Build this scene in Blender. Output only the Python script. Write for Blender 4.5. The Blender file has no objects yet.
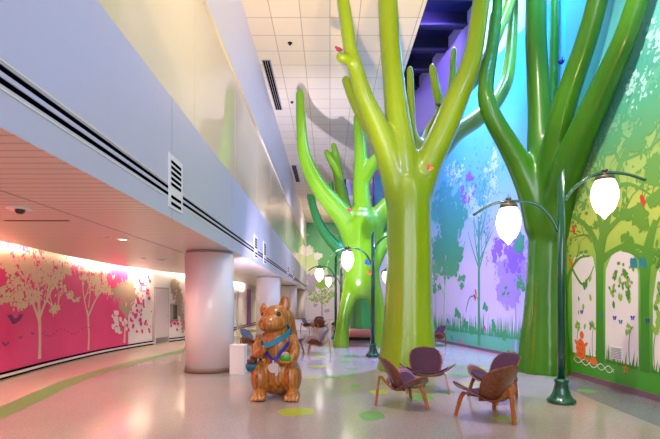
import bpy, math, random
from mathutils import Vector, Matrix, Quaternion
random.seed(7)
PI = math.pi
S = bpy.context.scene
COL = S.collection
F, HX, HY, CH = 440.0, 330.0, 303.0, 1.5     # focal length in px, vanishing point, eye height

def lin(c):
    return tuple((x/12.92 if x <= .04045 else ((x+.055)/1.055)**2.4) for x in [v/255 for v in c])

def at(px, py, Y):
    return Vector(((px-HX)/F*Y, Y, CH+(HY-py)/F*Y))

# ------------------------------------------------------------------ materials
def mat(name, rgb, rough=.5, metal=0, coat=0, emit=None, estr=0, spec=.5, coat_rough=.05):
    m = bpy.data.materials.new(name); m.use_nodes = True
    b = m.node_tree.nodes['Principled BSDF']
    b.inputs['Base Color'].default_value = (*lin(rgb), 1)
    b.inputs['Roughness'].default_value = rough
    b.inputs['Metallic'].default_value = metal
    b.inputs['Coat Weight'].default_value = coat
    b.inputs['Coat Roughness'].default_value = coat_rough
    b.inputs['Specular IOR Level'].default_value = spec
    if emit:
        b.inputs['Emission Color'].default_value = (*lin(emit), 1)
        b.inputs['Emission Strength'].default_value = estr
    return m

def N(m, t, **kw):
    n = m.node_tree.nodes.new(t)
    for k, v in kw.items():
        if k in n.inputs.keys(): n.inputs[k].default_value = v
        else: setattr(n, k, v)
    return n

def ramp(m, stops):
    r = N(m, 'ShaderNodeValToRGB')
    e = r.color_ramp.elements
    while len(e) < len(stops): e.new(.5)
    for i, (p, c) in enumerate(stops):
        e[i].position = p; e[i].color = (*lin(c), 1)
    return r

def noisy(name, c1, c2, scale=5, stretch=(1,1,1), rough=.5, coat=0, detail=4, lo=.35, hi=.65, bump=0, spec=.5, coord='Object', coat_rough=.08):
    m = mat(name, c1, rough, coat=coat, spec=spec, coat_rough=coat_rough)
    L = m.node_tree.links; b = m.node_tree.nodes['Principled BSDF']
    tc = N(m, 'ShaderNodeTexCoord'); mp = N(m, 'ShaderNodeMapping')
    mp.inputs['Scale'].default_value = stretch
    nz = N(m, 'ShaderNodeTexNoise', Scale=scale, Detail=detail)
    r = ramp(m, [(lo, c1), (hi, c2)])
    L.new(tc.outputs[coord], mp.inputs['Vector']); L.new(mp.outputs[0], nz.inputs['Vector'])
    L.new(nz.outputs['Fac'], r.inputs[0]); L.new(r.outputs[0], b.inputs['Base Color'])
    if bump:
        bp = N(m, 'ShaderNodeBump', Strength=bump)
        L.new(nz.outputs['Fac'], bp.inputs['Height']); L.new(bp.outputs[0], b.inputs['Normal'])
    return m

def zprint(name, stops, zmax, rough=.45):
    """a printed vertical colour blend: position by height on the wall"""
    m = mat(name, (200,200,200), rough)
    L = m.node_tree.links
    g = N(m, 'ShaderNodeNewGeometry'); sx = N(m, 'ShaderNodeSeparateXYZ')
    d = N(m, 'ShaderNodeMath', operation='DIVIDE'); d.inputs[1].default_value = zmax
    r = ramp(m, [(z/zmax, c) for z, c in stops])
    L.new(g.outputs['Position'], sx.inputs[0]); L.new(sx.outputs['Z'], d.inputs[0]); L.new(d.outputs[0], r.inputs[0])
    L.new(r.outputs[0], m.node_tree.nodes['Principled BSDF'].inputs['Base Color'])
    return m

M = {}
M['white'] = mat('white_paint', (226,224,226), .45)
M['bulk'] = mat('bulkhead_paint', (188,188,208), .38)
M['cream'] = mat('cream_paint', (232,222,200), .5)
M['black'] = mat('black_recess', (3,3,4), .9, spec=0)
M['dark_metal'] = mat('dark_metal', (30,32,36), .4, .6)
M['column'] = mat('column_enamel', (226,220,216), .3, coat=.3)
M['colbase'] = mat('column_base', (120,100,84), .4)
M['navy'] = mat('skylight_panel', (14,18,62), .35)
M['navybeam'] = mat('skylight_beam', (12,14,44), .45)
M['navyedge'] = mat('beam_flange', (52,48,86), .5)
M['lilac'] = mat('clerestory_paint', (196,180,236), .5)  # white paint with the violet light mixed into its colour
M['grey'] = mat('grey_plastic', (150,150,152), .4)
M['orange'] = mat('mural_orange', (232,110,40), .5)
M['mblue'] = mat('mural_blue', (50,60,180), .5)
M['mteal'] = mat('mural_teal', (40,130,150), .5)
M['mred'] = mat('mural_red', (215,60,60), .5)
M['mwhite'] = mat('mural_white', (232,224,222), .5)
M['mleaf'] = mat('mural_lime', (140,185,60), .5)
M['mbrown'] = mat('mural_taupe', (170,150,130), .5)
M['mpink'] = mat('mural_magenta', (214,70,170), .5)
M['mviolet'] = mat('mural_violet', (150,110,225), .5)
M['mlilac'] = mat('mural_mauve', (178,156,220), .5)
M['fabric_plum'] = noisy('plum_fabric', (54,20,44), (72,32,56), 60, rough=.85)
M['fabric_grey'] = noisy('grey_fabric', (74,74,86), (92,92,104), 60, rough=.85)
M['walnut'] = noisy('walnut_ply', (88,42,22), (134,74,38), 6, (3,14,14), .35, coat=.25)
M['oak'] = noisy('leg_wood', (138,74,30), (178,106,48), 8, (12,12,2), .35, coat=.2)
M['post'] = mat('lamp_post_enamel', (8,76,50), .22, .1, coat=.4)
M['lampcap'] = mat('lamp_cap_brown', (96,86,70), .35, .6)
M['globe'] = mat('lamp_glass', (255,250,240), .3, emit=(255,240,222), estr=2.6)
M['soffitlamp'] = mat('downlight_lens', (255,250,235), .3, emit=(255,232,190), estr=4)
M['exit'] = mat('exit_sign_face', (230,90,130), .4, emit=(255,80,140), estr=.8)
M['exitw'] = mat('exit_letter', (250,240,240), .4, emit=(255,240,240), estr=1.0)
M['alarm'] = mat('alarm_red', (170,24,28), .35)
M['door'] = mat('door_white', (205,196,206), .4)
M['doorframe'] = mat('door_frame', (176,166,172), .4)
M['purple'] = mat('purple_panel', (150,84,150), .5)
M['salmon'] = mat('salmon_bench', (214,128,108), .45)
M['pedestal'] = mat('pedestal_white', (226,222,214), .4)
M['ribbon'] = mat('royal_blue_ribbon', (26,44,150), .5)
M['scarf'] = mat('teal_scarf', (20,120,140), .5)
M['pouch'] = mat('teal_pouch', (14,94,110), .45)
M['medal'] = mat('white_medal', (190,180,172), .5)
M['lidgreen'] = mat('green_band', (50,160,30), .4)
M['acorn'] = noisy('acorn_brown', (74,36,18), (120,66,34), 20, rough=.4)
M['eye'] = mat('glossy_black_eye', (8,8,8), .08, coat=1)
M['bird_red'] = mat('bird_red', (150,24,40), .45)
M['bird_plum'] = mat('bird_plum', (96,26,62), .45)
M['bird_blue'] = mat('bird_blue', (26,40,170), .4)
M['butter_blue'] = mat('butterfly_blue', (30,70,210), .4)
M['butter_red'] = mat('butterfly_coral', (225,80,50), .4)
M['wood_squirrel'] = noisy('carved_cedar', (112,54,12), (204,134,44), 3.4, (9,9,.22), .33, coat=.35, detail=6, lo=.3, hi=.7, coat_rough=.2)
M['steel'] = mat('brushed_steel', (160,160,165), .3, .9)

def treemat(name, c1, c2, rough=.32):  # one green resin; each tree's light is mixed into its colours
    return noisy(name, c1, c2, 1.1, (1,1,.35), rough, coat=.28, detail=2, coat_rough=.14)
M['treeA'] = treemat('lime_resin', (118,148,0), (130,160,4))  # warm light put into the green
M['treeB'] = treemat('leaf_green_resin', (46,102,0), (58,118,4))  # same resin, its dimmer light put into the colour
M['treeC'] = treemat('bright_green_resin', (96,150,4), (108,162,10))
M['treeD'] = treemat('emerald_resin', (40,128,48), (52,142,60))

# floor: terrazzo chips
def terrazzo(name, base, dark, light, rough=.2):
    m = mat(name, base, rough, spec=.55)
    L = m.node_tree.links; b = m.node_tree.nodes['Principled BSDF']
    tc = N(m, 'ShaderNodeTexCoord')
    v = N(m, 'ShaderNodeTexVoronoi', Scale=110)
    r = ramp(m, [(.0, dark), (.25, base), (.75, base), (1, light)])
    sp = N(m, 'ShaderNodeSeparateColor')
    nz = N(m, 'ShaderNodeTexNoise', Scale=.5, Detail=3)
    mx = N(m, 'ShaderNodeMix', data_type='RGBA', blend_type='MULTIPLY'); mx.inputs['Factor'].default_value = .25
    L.new(tc.outputs['Object'], v.inputs['Vector']); L.new(tc.outputs['Object'], nz.inputs['Vector'])
    L.new(v.outputs['Color'], sp.inputs[0]); L.new(sp.outputs[0], r.inputs[0])
    L.new(r.outputs[0], mx.inputs[6]); L.new(nz.outputs['Fac'], mx.inputs[7])
    L.new(mx.outputs[2], b.inputs['Base Color'])
    return m
M['floor'] = terrazzo('terrazzo_grey', (170,156,146), (155,142,132), (186,173,162), .15)
M['floor_light'] = terrazzo('terrazzo_cream', (208,190,172), (194,175,157), (220,204,188), .18)
M['floor_dark'] = terrazzo('terrazzo_slate', (128,120,124), (104,98,104), (150,142,146), .25)
M['floor_green'] = terrazzo('terrazzo_sage', (108,158,88), (94,142,74), (126,172,104), .28)
M['floor_lime'] = terrazzo('terrazzo_lime', (176,188,60), (160,172,46), (192,202,84), .25)
M['floor_leaf'] = terrazzo('terrazzo_leaf', (118,168,96), (100,150,80), (138,184,116), .25)

# ceiling tiles
def tiles():
    m = mat('ceiling_tile', (226,214,190), .8, spec=.2)
    L = m.node_tree.links; b = m.node_tree.nodes['Principled BSDF']
    tc = N(m, 'ShaderNodeTexCoord')
    br = N(m, 'ShaderNodeTexBrick', Scale=1.0)
    br.offset = 0; br.squash = 1
    br.inputs['Brick Width'].default_value = .75; br.inputs['Row Height'].default_value = .75
    br.inputs['Mortar Size'].default_value = .012; br.inputs['Mortar Smooth'].default_value = .1
    br.inputs['Color1'].default_value = (*lin((238,226,202)),1); br.inputs['Color2'].default_value = (*lin((232,219,196)),1)
    br.inputs['Mortar'].default_value = (*lin((186,172,152)),1)
    L.new(tc.outputs['Object'], br.inputs['Vector']); L.new(br.outputs['Color'], b.inputs['Base Color'])
    return m
M['tiles'] = tiles()
def planks():
    m = mat('metal_planks', (224,212,204), .3, .2, spec=.5)
    L = m.node_tree.links; b = m.node_tree.nodes['Principled BSDF']
    tc = N(m, 'ShaderNodeTexCoord')
    w = N(m, 'ShaderNodeTexWave', wave_type='BANDS', bands_direction='Y', Scale=2.1)
    r = ramp(m, [(0, (190,176,168)), (.12, (226,214,206)), (1, (230,218,210))])
    bp = N(m, 'ShaderNodeBump', Strength=.12)
    L.new(tc.outputs['Object'], w.inputs['Vector']); L.new(w.outputs['Fac'], r.inputs[0]); L.new(r.outputs[0], b.inputs['Base Color'])
    L.new(w.outputs['Fac'], bp.inputs['Height']); L.new(bp.outputs[0], b.inputs['Normal'])
    return m
M['planks'] = planks()
M['glasspanel'] = mat('back_painted_glass', (228,211,172), .6, coat=1, coat_rough=.015)
M['glasspanel'].node_tree.nodes['Principled BSDF'].inputs['Coat IOR'].default_value = 1.9

# ------------------------------------------------------------------ mesh builder
class MB:
    def __init__(s): s.v = []; s.f = []; s.m = []; s.sm = []; s.mats = []
    def mi(s, m):
        if m not in s.mats: s.mats.append(m)
        return s.mats.index(m)
    def add(s, vs, fs, m, smooth=False):
        o = len(s.v); s.v += [tuple(v) for v in vs]; k = s.mi(m)
        for f in fs: s.f.append([o+i for i in f]); s.m.append(k); s.sm.append(smooth)
    def box(s, a, b, m):
        x0,y0,z0 = a; x1,y1,z1 = b
        vs = [(x0,y0,z0),(x1,y0,z0),(x1,y1,z0),(x0,y1,z0),(x0,y0,z1),(x1,y0,z1),(x1,y1,z1),(x0,y1,z1)]
        s.add(vs, [(3,2,1,0),(4,5,6,7),(0,1,5,4),(1,2,6,5),(2,3,7,6),(3,0,4,7)], m)
    def obox(s, c, ex, ey, ez, m):
        """oriented box: centre and three half-extent vectors"""
        c = Vector(c); vs = [c+a*ex+b*ey+d*ez for d in (-1,1) for a,b in ((-1,-1),(1,-1),(1,1),(-1,1))]
        s.add(vs, [(3,2,1,0),(4,5,6,7),(0,1,5,4),(1,2,6,5),(2,3,7,6),(3,0,4,7)], m)
    def lathe(s, prof, m, c=(0,0,0), seg=32, smooth=True, axis=None):
        vs = []; fs = []; n = len(prof)
        for r, z in prof:
            for i in range(seg):
                a = 2*PI*i/seg; vs.append(Vector((c[0]+r*math.cos(a), c[1]+r*math.sin(a), c[2]+z)))
        for j in range(n-1):
            for i in range(seg):
                fs.append((j*seg+i, j*seg+(i+1)%seg, (j+1)*seg+(i+1)%seg, (j+1)*seg+i))
        fs.append(tuple(reversed(range(seg)))); fs.append(tuple((n-1)*seg+i for i in range(seg)))
        s.add(vs, fs, m, smooth)
    def tube(s, pts, rad, m, seg=12, flute=0, nf=7, ph=0, flat=1.0, up=None):
        pts = [Vector(p) for p in pts]; n = len(pts)
        t0 = (pts[1]-pts[0]).normalized()
        u = Vector(up) if up else (Vector((1,0,0)) if abs(t0.x) < .9 else Vector((0,1,0)))
        u = (u - t0*u.dot(t0)).normalized()
        vs = []; fs = []
        for i, p in enumerate(pts):
            t = (pts[min(i+1,n-1)]-pts[max(i-1,0)]).normalized()
            u = (u - t*u.dot(t)).normalized(); w = t.cross(u)
            for k in range(seg):
                a = 2*PI*k/seg
                rr = rad[i]*(1+flute*(.6*math.cos(nf*a+ph)+.4*math.cos((nf+4)*a+ph*2.3)))
                vs.append(p + u*(rr*math.cos(a)) + w*(rr*flat*math.sin(a)))
        for j in range(n-1):
            for k in range(seg):
                fs.append((j*seg+k, j*seg+(k+1)%seg, (j+1)*seg+(k+1)%seg, (j+1)*seg+k))
        fs.append(tuple(reversed(range(seg)))); fs.append(tuple((n-1)*seg+k for k in range(seg)))
        s.add(vs, fs, m, True)
    def ball(s, c, r, m, nu=16, nv=10, rot=None):
        if not hasattr(r, '__len__'): r = (r,r,r)
        vs = [Vector((0,0,-r[2]))]; fs = []
        for j in range(1, nv):
            b = -PI/2+PI*j/nv
            for i in range(nu):
                a = 2*PI*i/nu; vs.append(Vector((r[0]*math.cos(b)*math.cos(a), r[1]*math.cos(b)*math.sin(a), r[2]*math.sin(b))))
        vs.append(Vector((0,0,r[2]))); e = len(vs)-1
        for i in range(nu):
            fs.append((0, 1+(i+1)%nu, 1+i)); fs.append((e, e-nu+i, e-nu+(i+1)%nu))
            for j in range(nv-2):
                a = 1+j*nu; fs.append((a+i, a+(i+1)%nu, a+nu+(i+1)%nu, a+nu+i))
        c = Vector(c)
        if rot is not None: vs = [rot @ v for v in vs]
        s.add([v+c for v in vs], fs, m, True)
    def prism(s, pts, z0, z1, m):
        n = len(pts)
        vs = [(x,y,z0) for x,y in pts]+[(x,y,z1) for x,y in pts]
        fs = [tuple(reversed(range(n))), tuple(range(n,2*n))]+[(i,(i+1)%n,n+(i+1)%n,n+i) for i in range(n)]
        s.add(vs, fs, m)
    def mesh(s, name):
        me = bpy.data.meshes.new(name)
        me.from_pydata(s.v, [], s.f)
        for m in s.mats: me.materials.append(m)
        me.polygons.foreach_set('material_index', s.m)
        me.polygons.foreach_set('use_smooth', s.sm)
        me.update()
        return me
    def build(s, name, parent=None, loc=(0,0,0)):
        o = bpy.data.objects.new(name, s.mesh(name)); COL.objects.link(o)
        if parent: o.parent = parent
        o.location = loc
        return o

def remeshed(mb, name, voxel, smooth_it, parent=None, mt=None, factor=.5):
    me = mb.mesh(name); o = bpy.data.objects.new(name, me); COL.objects.link(o)
    r = o.modifiers.new('r', 'REMESH'); r.mode = 'VOXEL'; r.voxel_size = voxel; r.use_smooth_shade = True
    q = o.modifiers.new('s', 'SMOOTH'); q.iterations = smooth_it; q.factor = factor
    dg = bpy.context.evaluated_depsgraph_get()
    nm = bpy.data.meshes.new_from_object(o.evaluated_get(dg))
    nm.name = name; o.modifiers.clear(); o.data = nm; bpy.data.meshes.remove(me)
    nm.materials.clear(); nm.materials.append(mt)
    nm.polygons.foreach_set('material_index', [0]*len(nm.polygons))
    nm.polygons.foreach_set('use_smooth', [True]*len(nm.polygons))
    if parent: o.parent = parent
    return o

def tag(o, label, cat, group=None):
    o['label'] = label; o['category'] = cat
    if group: o['group'] = group
    return o
def empty(name, label, cat, loc=(0,0,0), rz=0, group=None):
    o = bpy.data.objects.new(name, None); COL.objects.link(o); o.empty_display_size = .2
    o.location = loc; o.rotation_euler = (0,0,rz)
    return tag(o, label, cat, group)
def struct(o): o['kind'] = 'structure'; return o
def copy_tree(o, parent=None):
    c = o.copy(); COL.objects.link(c)
    if parent: c.parent = parent
    for ch in [x for x in COL.objects if x.parent == o]: copy_tree(ch, c)
    return c

def spline(pts, k=6):
    """Catmull-Rom through tuples of any length"""
    out = []; n = len(pts)
    for i in range(n-1):
        p0 = pts[max(i-1,0)]; p1 = pts[i]; p2 = pts[i+1]; p3 = pts[min(i+2,n-1)]
        for j in range(k):
            t = j/k
            out.append(tuple(.5*((2*b)+(c-a)*t+(2*a-5*b+4*c-d)*t*t+(3*b-a-3*c+d)*t**3) for a,b,c,d in zip(p0,p1,p2,p3)))
    out.append(tuple(pts[-1]))
    return out

# ------------------------------------------------------------------ walls as unrolled strips
class Wall:
    """a vertical wall above a plan polyline; (u, v) = metres along it and height; room side to the given side"""
    def __init__(s, pts, side):
        s.p = [Vector(q) for q in pts]; s.L = [0]
        for a, b in zip(s.p, s.p[1:]): s.L.append(s.L[-1]+(b-a).length)
        s.side = side
    def pt(s, u, v, off=0):
        i = 0
        while i < len(s.L)-2 and u > s.L[i+1]: i += 1
        d = (s.p[i+1]-s.p[i]).normalized(); q = s.p[i]+d*(u-s.L[i])
        nrm = Vector((d.y,-d.x))*s.side
        q = q+nrm*off
        return Vector((q.x, q.y, v))
    def uv(s, px, py):
        k = (px-HX)/F
        for i in range(len(s.p)-1):
            a, b = s.p[i], s.p[i+1]; fa = a.x-k*a.y; fb = b.x-k*b.y
            if fa*fb <= 0 and fa != fb:
                t = fa/(fa-fb); Y = a.y+(b.y-a.y)*t
                return (s.L[i]+(b-a).length*t, CH+(HY-py)/F*Y)
        a, b = s.p[0], s.p[-1]
        fa = a.x-k*a.y; fb = b.x-k*b.y; t = fa/(fa-fb); Y = a.y+(b.y-a.y)*t
        return (s.L[-1]*t, CH+(HY-py)/F*Y)
    def sheet(s, mb, z0, z1, m, thick=.15, off=0):
        for i in range(len(s.p)-1):
            e = 1e-4
            a0 = s.pt(s.L[i]+e, z0, off); b0 = s.pt(s.L[i+1]-e, z0, off)
            a1 = s.pt(s.L[i]+e, z0, off-thick); b1 = s.pt(s.L[i+1]-e, z0, off-thick)
            up = Vector((0,0,z1-z0))
            mb.add([a0,b0,b1,a1,a0+up,b0+up,b1+up,a1+up], [(3,2,1,0),(4,5,6,7),(0,1,5,4),(1,2,6,5),(2,3,7,6),(3,0,4,7)], m)
    lay = 0
    def step(s, off):
        Wall.lay = (Wall.lay+1) % 40
        return off+Wall.lay*.00003
    def poly(s, mb, uvs, m, off):
        off = s.step(off)
        ps = [s.pt(u, v, off) for u, v in uvs]
        n = (ps[1]-ps[0]).cross(ps[2]-ps[0])
        mb.add(ps, [tuple(range(len(ps)))], m)
    def px(s, mb, pxs, m, off): s.poly(mb, [s.uv(*q) for q in pxs], m, off)
    def strip(s, mb, pts, m, off, k=6):
        """tapered branch: list of (u, v, half-width)"""
        q = spline(pts, k); vs = []; fs = []; off = s.step(off)
        for i, (u,v,w) in enumerate(q):
            a = q[max(i-1,0)]; b = q[min(i+1,len(q)-1)]
            d = Vector((b[0]-a[0], b[1]-a[1])).normalized(); n = Vector((-d.y, d.x))*w
            vs += [s.pt(u+n.x, v+n.y, off), s.pt(u-n.x, v-n.y, off)]
            if i: fs.append((2*i-2,2*i-1,2*i+1,2*i))
        mb.add(vs, fs, m)
    def pxstrip(s, mb, pts, m, off):
        out = []
        for x, y, w in pts:
            u, v = s.uv(x, y); Y = s.pt(u, 0).y; out.append((u, v, w/F*Y))
        s.strip(mb, out, m, off)
    def leaf(s, mb, u, v, ang, l, w, m, off):
        c, d = math.cos(ang), math.sin(ang); o = []
        for a, b in ((-1,0),(-.5,.8),(.15,1),(.7,.6),(1,0),(.7,-.6),(.15,-1),(-.5,-.8)):
            x = a*l; y = b*w; o.append((u+x*c-y*d, v+x*d+y*c))
        s.poly(mb, o, m, off)
    def canopy(s, mb, u0, v0, ru, rv, n, size, m, off, dense=.5):
        n = int(n*2.0); size *= .7
        subs = []
        for _ in range(max(4, min(16, n//22))):
            a = random.random()*2*PI; r = random.random()**.6
            subs.append((u0+ru*.8*r*math.cos(a), v0+rv*.8*r*math.sin(a), random.uniform(.16,.42)))
        for k in range(n):
            cu, cv, q = subs[k % len(subs)]
            u = cu+ru*q*random.gauss(0,.62); v = cv+rv*q*random.gauss(0,.62)
            z = size*random.uniform(.4,1.5)
            s.leaf(mb, u, v, random.random()*2*PI, z, z*random.uniform(.3,.7), m, off+random.random()*.0008)
    def twig(s, mb, u, v, ang, l, w, depth, m, off, leafy=0):
        b = random.uniform(-.5,.5); pts = [(u,v,w)]
        for i in (1,2,3):
            ang2 = ang+b*i/3; u += l/3*math.cos(ang2); v += l/3*math.sin(ang2); pts.append((u,v,w*(1-.2*i)))
            if depth > 0 and i > 0:
                s.twig(mb, u, v, ang2+random.choice((-1,1))*random.uniform(.4,.95), l*random.uniform(.5,.72), w*(1-.2*i)*.75, depth-1, m, off, leafy)
        s.strip(mb, pts, m, off, 3)
        if depth == 0 and leafy:
            for _ in range(leafy):
                z = random.uniform(.025,.06); s.leaf(mb, u+random.gauss(0,.09), v+random.gauss(0,.09), random.random()*PI, z*1.3, z*.6, m, off)
    def pxtwig(s, mb, px, py, ang, l, w, depth, m, off, leafy=0):
        u, v = s.uv(px,py); s.twig(mb, u, v, ang, l, w, depth, m, off, leafy)
    def grass(s, mb, u0, u1, v0, h, n, m, off):
        for _ in range(n):
            u = random.uniform(u0,u1); hh = h*random.uniform(.3,1)**1.3; w = random.uniform(.012,.03)
            s.poly(mb, [(u-w,v0),(u+w,v0),(u+random.uniform(-.05,.05),v0+hh)], m, off)

BX, SH = -2.14, 2.64     # bulkhead plane, corridor soffit height
RW = 5.0
CE, CHH = 2.35, 8.8      # edge and height of the tiled ceiling
SKY = 11.3
YB = -5.0

# ------------------------------------------------------------------ floor
fl = MB()
fl.box((-9,YB,-.2),(9,44,0), M['floor'])
def inlay(pts, m, h=.002): fl.prism(pts, -.05, h, m)
lp = spline([(-4.0,1.5),(-4.25,4),(-4.5,6),(-4.92,8.2),(-5.0,9.6),(-4.9,11.5),(-4.6,13.75),(-4.3,16.5),(-4.15,20),(-4.1,26),(-4.1,36)], 5)
def off_line(pl, d):
    o = []
    for i, p in enumerate(pl):
        a = Vector(pl[max(i-1,0)]); b = Vector(pl[min(i+1,len(pl)-1)]); t = (b-a).normalized()
        o.append((p[0]+t.y*d, p[1]-t.x*d))
    return o
def band(l1, l2, m, h):
    for i in range(len(l1)-1):
        vs = [(*l1[i],h),(*l2[i],h),(*l2[i+1],h),(*l1[i+1],h)]
        fl.add(vs, [(0,1,2,3)], m)
band(off_line(lp,-3.0), off_line(lp,-.2), M['floor_light'], .001)
band(off_line(lp,-.2), off_line(lp,.2), M['floor_green'], .0015)
# slate band along the mural side
sl = spline([(3.9,3.5),(4.0,5.5),(4.1,7),(4.3,8.4),(4.7,9.2)],5)
band(sl, [(x+2.0,y) for x,y in sl], M['floor_dark'], .001)
def blob(px, py, wpx, hpx, m, seed):
    rr = random.Random(seed); Y = F*CH/(py-HY)
    cx = (px-HX)/F*Y; rx = wpx/2/F*Y; y0 = F*CH/(py-hpx/2-HY); y1 = F*CH/(py+hpx/2-HY); ry = (y0-y1)/2; cy = (y0+y1)/2
    pts = []
    for i in range(20):
        a = 2*PI*i/20; k = 1+.12*math.sin(2*a+rr.random()*2)+rr.uniform(-.05,.05)
        if abs(a-PI) < .2 : k *= 1.12
        pts.append((cx+rx*k*math.cos(a), cy+ry*k*math.sin(a)))
    inlay(pts, m, .002+seed*.00001)
for i, b in enumerate([(297,412,33,9,'lime'),(372,416,24,11,'leaf'),(330,377,20,3,'leaf'),(349,375.5,16,3,'leaf'),(353,368.5,12,2.5,'leaf'),
        (318,366,18,2.5,'lime'),(356,386,10,3,'leaf'),(379,392,18,5,'lime'),(384,383,16,4,'leaf'),(507,419,24,8,'lime'),
        (587,391,16,4,'leaf'),(553,378,10,3,'leaf'),(420,398,26,7,'leaf'),(350,358,14,2,'leaf'),(345,362,16,2.5,'leaf'),(351,355,12,1.6,'leaf'),
        (462,375,22,3.2,'leaf'),(470,384,20,3.6,'lime'),(478,368,24,2.4,'lime'),(455,366,18,2,'leaf'),(500,386,14,3,'leaf'),(312,378,12,2.2,'lime'),(330,352,10,1.4,'leaf'),(318,357,14,1.6,'lime'),(445,392,16,4,'leaf')]):
    blob(*b[:4], M['floor_'+b[4]], i)
struct(fl.build('floor'))

# ------------------------------------------------------------------ ceilings
c = MB(); c.box((BX-.6,YB,CHH),(CE,40.2,CHH+.3), M['tiles']); struct(c.build('ceiling'))
c = MB()
c.box((CE-.06,YB,CHH+.28),(CE,27,SKY), M['cream'])
c.box((CE,YB,SKY),(9,27,SKY+.2), M['navy'])
y = .6
while y < 26:
    c.box((CE,y,SKY-.42),(7.5,y+.3,SKY), M['navybeam'])
    c.box((CE,y-.04,SKY-.46),(7.5,y+.06,SKY-.40), M['navyedge']); y += 1.42
o = c.build('ceiling_skylight'); struct(o)
# corridor soffit (metal planks), bulkhead with two slot recesses, glass band, plain upper wall
WLP = spline([(-5.6,YB),(-5.9,0),(-6.15,4),(-6.4,8.2),(-6.66,10.5),(-6.76,12.9),(-6.62,14.6),(-6.42,15.9),(-6.25,16.9),(-5.95,17.9),(-5.65,20),(-5.4,24),(-5.3,30),(-5.3,40)], 6)
WL = Wall(WLP, 1)
s_ = MB()
edge = [(p[0]+.32, p[1]) for p in WLP]
for a, b in zip(edge, edge[1:]):
    s_.add([(a[0],a[1],SH),(b[0],b[1],SH),(BX-.002,b[1],SH),(BX-.002,a[1],SH),(a[0],a[1],SH+.05),(b[0],b[1],SH+.05),(BX-.002,b[1],SH+.05),(BX-.002,a[1],SH+.05)],
           [(0,3,2,1)[::-1],(4,5,6,7),(0,1,5,4),(1,2,6,5),(3,0,4,7),(2,3,7,6)], M['planks'])
s_.box((BX-1.2,YB,SH-.004),(BX-1.19,40,SH+.01), M['grey'])
struct(s_.build('ceiling_corridor'))
c = MB()
for a, b in zip(WLP, WLP[1:]):
    c.add([(a[0]-.2,a[1],SH+.42),(b[0]-.2,b[1],SH+.42),(b[0]+.9,b[1],SH+.42),(a[0]+.9,a[1],SH+.42)], [(0,1,2,3)], M['white'])
    c.add([(a[0]+.9,a[1],SH+.05),(b[0]+.9,b[1],SH+.05),(b[0]+.9,b[1],SH+.42),(a[0]+.9,a[1],SH+.42)], [(0,1,2,3)], M['white'])
struct(c.build('trim_1'))

b = MB()
zs = [(SH+.004,2.925),(2.972,3.01),(3.056,4.28)]
for z0, z1 in zs: b.box((BX-.25,YB,z0),(BX,40,z1), M['bulk'])
b.box((BX-.25,YB,2.9),(BX-.008,40,3.08), M['black'])
for z in (2.895,3.082): b.box((BX-.01,YB,z-.006),(BX+.006,40,z+.006), M['cream'])
for yy in (5.95, 9.6, 13.0, 19, 25, 31): b.box((BX-.01,yy,3.1),(BX+.0015,yy+.012,4.28), M['grey'])
for yy in (1.9,5.95,9.6,13.0,19,25,31): b.box((BX-.01,yy,SH),(BX+.0015,yy+.012,2.88), M['grey'])
struct(b.build('wall_bulkhead'))
g = MB()
yy = YB
while yy < 40:
    g.box((BX-.2,yy+.008,4.285),(BX-.012,yy+2.992,6.66), M['glasspanel']); yy += 3.0
g.box((BX-.21,YB,4.28),(BX-.03,40,6.66), M['grey'])
struct(g.build('window_1'))
u_ = MB()
u_.box((BX-.25,YB,6.70),(BX,40,CHH), M['white'])
u_.box((BX-.2,YB,6.655),(BX-.0,40,6.70), M['dark_metal'])
u_.box((BX-.2,YB,6.60),(BX+.03,40,6.655), M['cream'])
struct(u_.build('wall_upper'))

# ------------------------------------------------------------------ left corridor wall with the pink printed mural
M['pink'] = noisy('mural_pink', (218,42,120), (228,62,134), .8, rough=.42)
M['mcream'] = mat('mural_cream', (222,198,168), .5)
M['mplum'] = mat('mural_plum', (120,44,110), .5)
w = MB()
WL.sheet(w, 0, SH+.42, M['white'])
u_end = WL.uv(128,300)[0]
us = [u_end*i/120 for i in range(121)]
for a, b_ in zip(us, us[1:]):
    WL.poly(w, [(a,.0),(b_,.0),(b_,SH+.4),(a,SH+.4)], M['pink'], .008)
# cream trees
def ltree(px0, ybase, ytop, wpx, crowns, branches):
    WL.pxstrip(w, [(px0,ybase,wpx*1.15),(px0+.5,(ybase*2+ytop)/3,wpx*.9),(px0,(ybase+ytop*2)/3,wpx),(px0-1,ytop,wpx*.8)], M['mcream'], .011)
    for br in branches:
        WL.pxstrip(w, br, M['mcream'], .012)
        for q in br[1:]: WL.pxtwig(w, q[0], q[1], random.uniform(.6,2.5), .55, .025, 2, M['mcream'], .012, 3)
    for (x,y,rx,ry,n,sz) in crowns:
        u, v = WL.uv(x,y); Y = WL.pt(u,0).y
        du = abs(WL.uv(x+rx,y)[0]-WL.uv(x-rx,y)[0])/2
        WL.canopy(w, u, v, du, ry/F*Y, int(n*.62), sz*.78, M['mcream'], .012, )
ltree(39, 359, 300, 2.6,
      [(14,296,14,12,90,.1),(32,280,30,24,330,.1),(10,258,16,16,190,.12),(45,256,22,12,170,.11),(62,268,14,12,90,.1),(52,308,8,6,60,.07),(24,304,9,5,70,.07),(5,300,8,8,60,.07)],
      [[(39,322,2.2),(33,305,1.8),(25,290,1.5),(14,276,1)],[(39,318,2),(46,300,1.6),(56,282,1.3),(72,264,.8)],[(39,312,2),(38,292,1.6),(34,270,1.2),(30,256,.8)],[(46,300,1.2),(52,306,.8),(56,310,.6)]])
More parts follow.
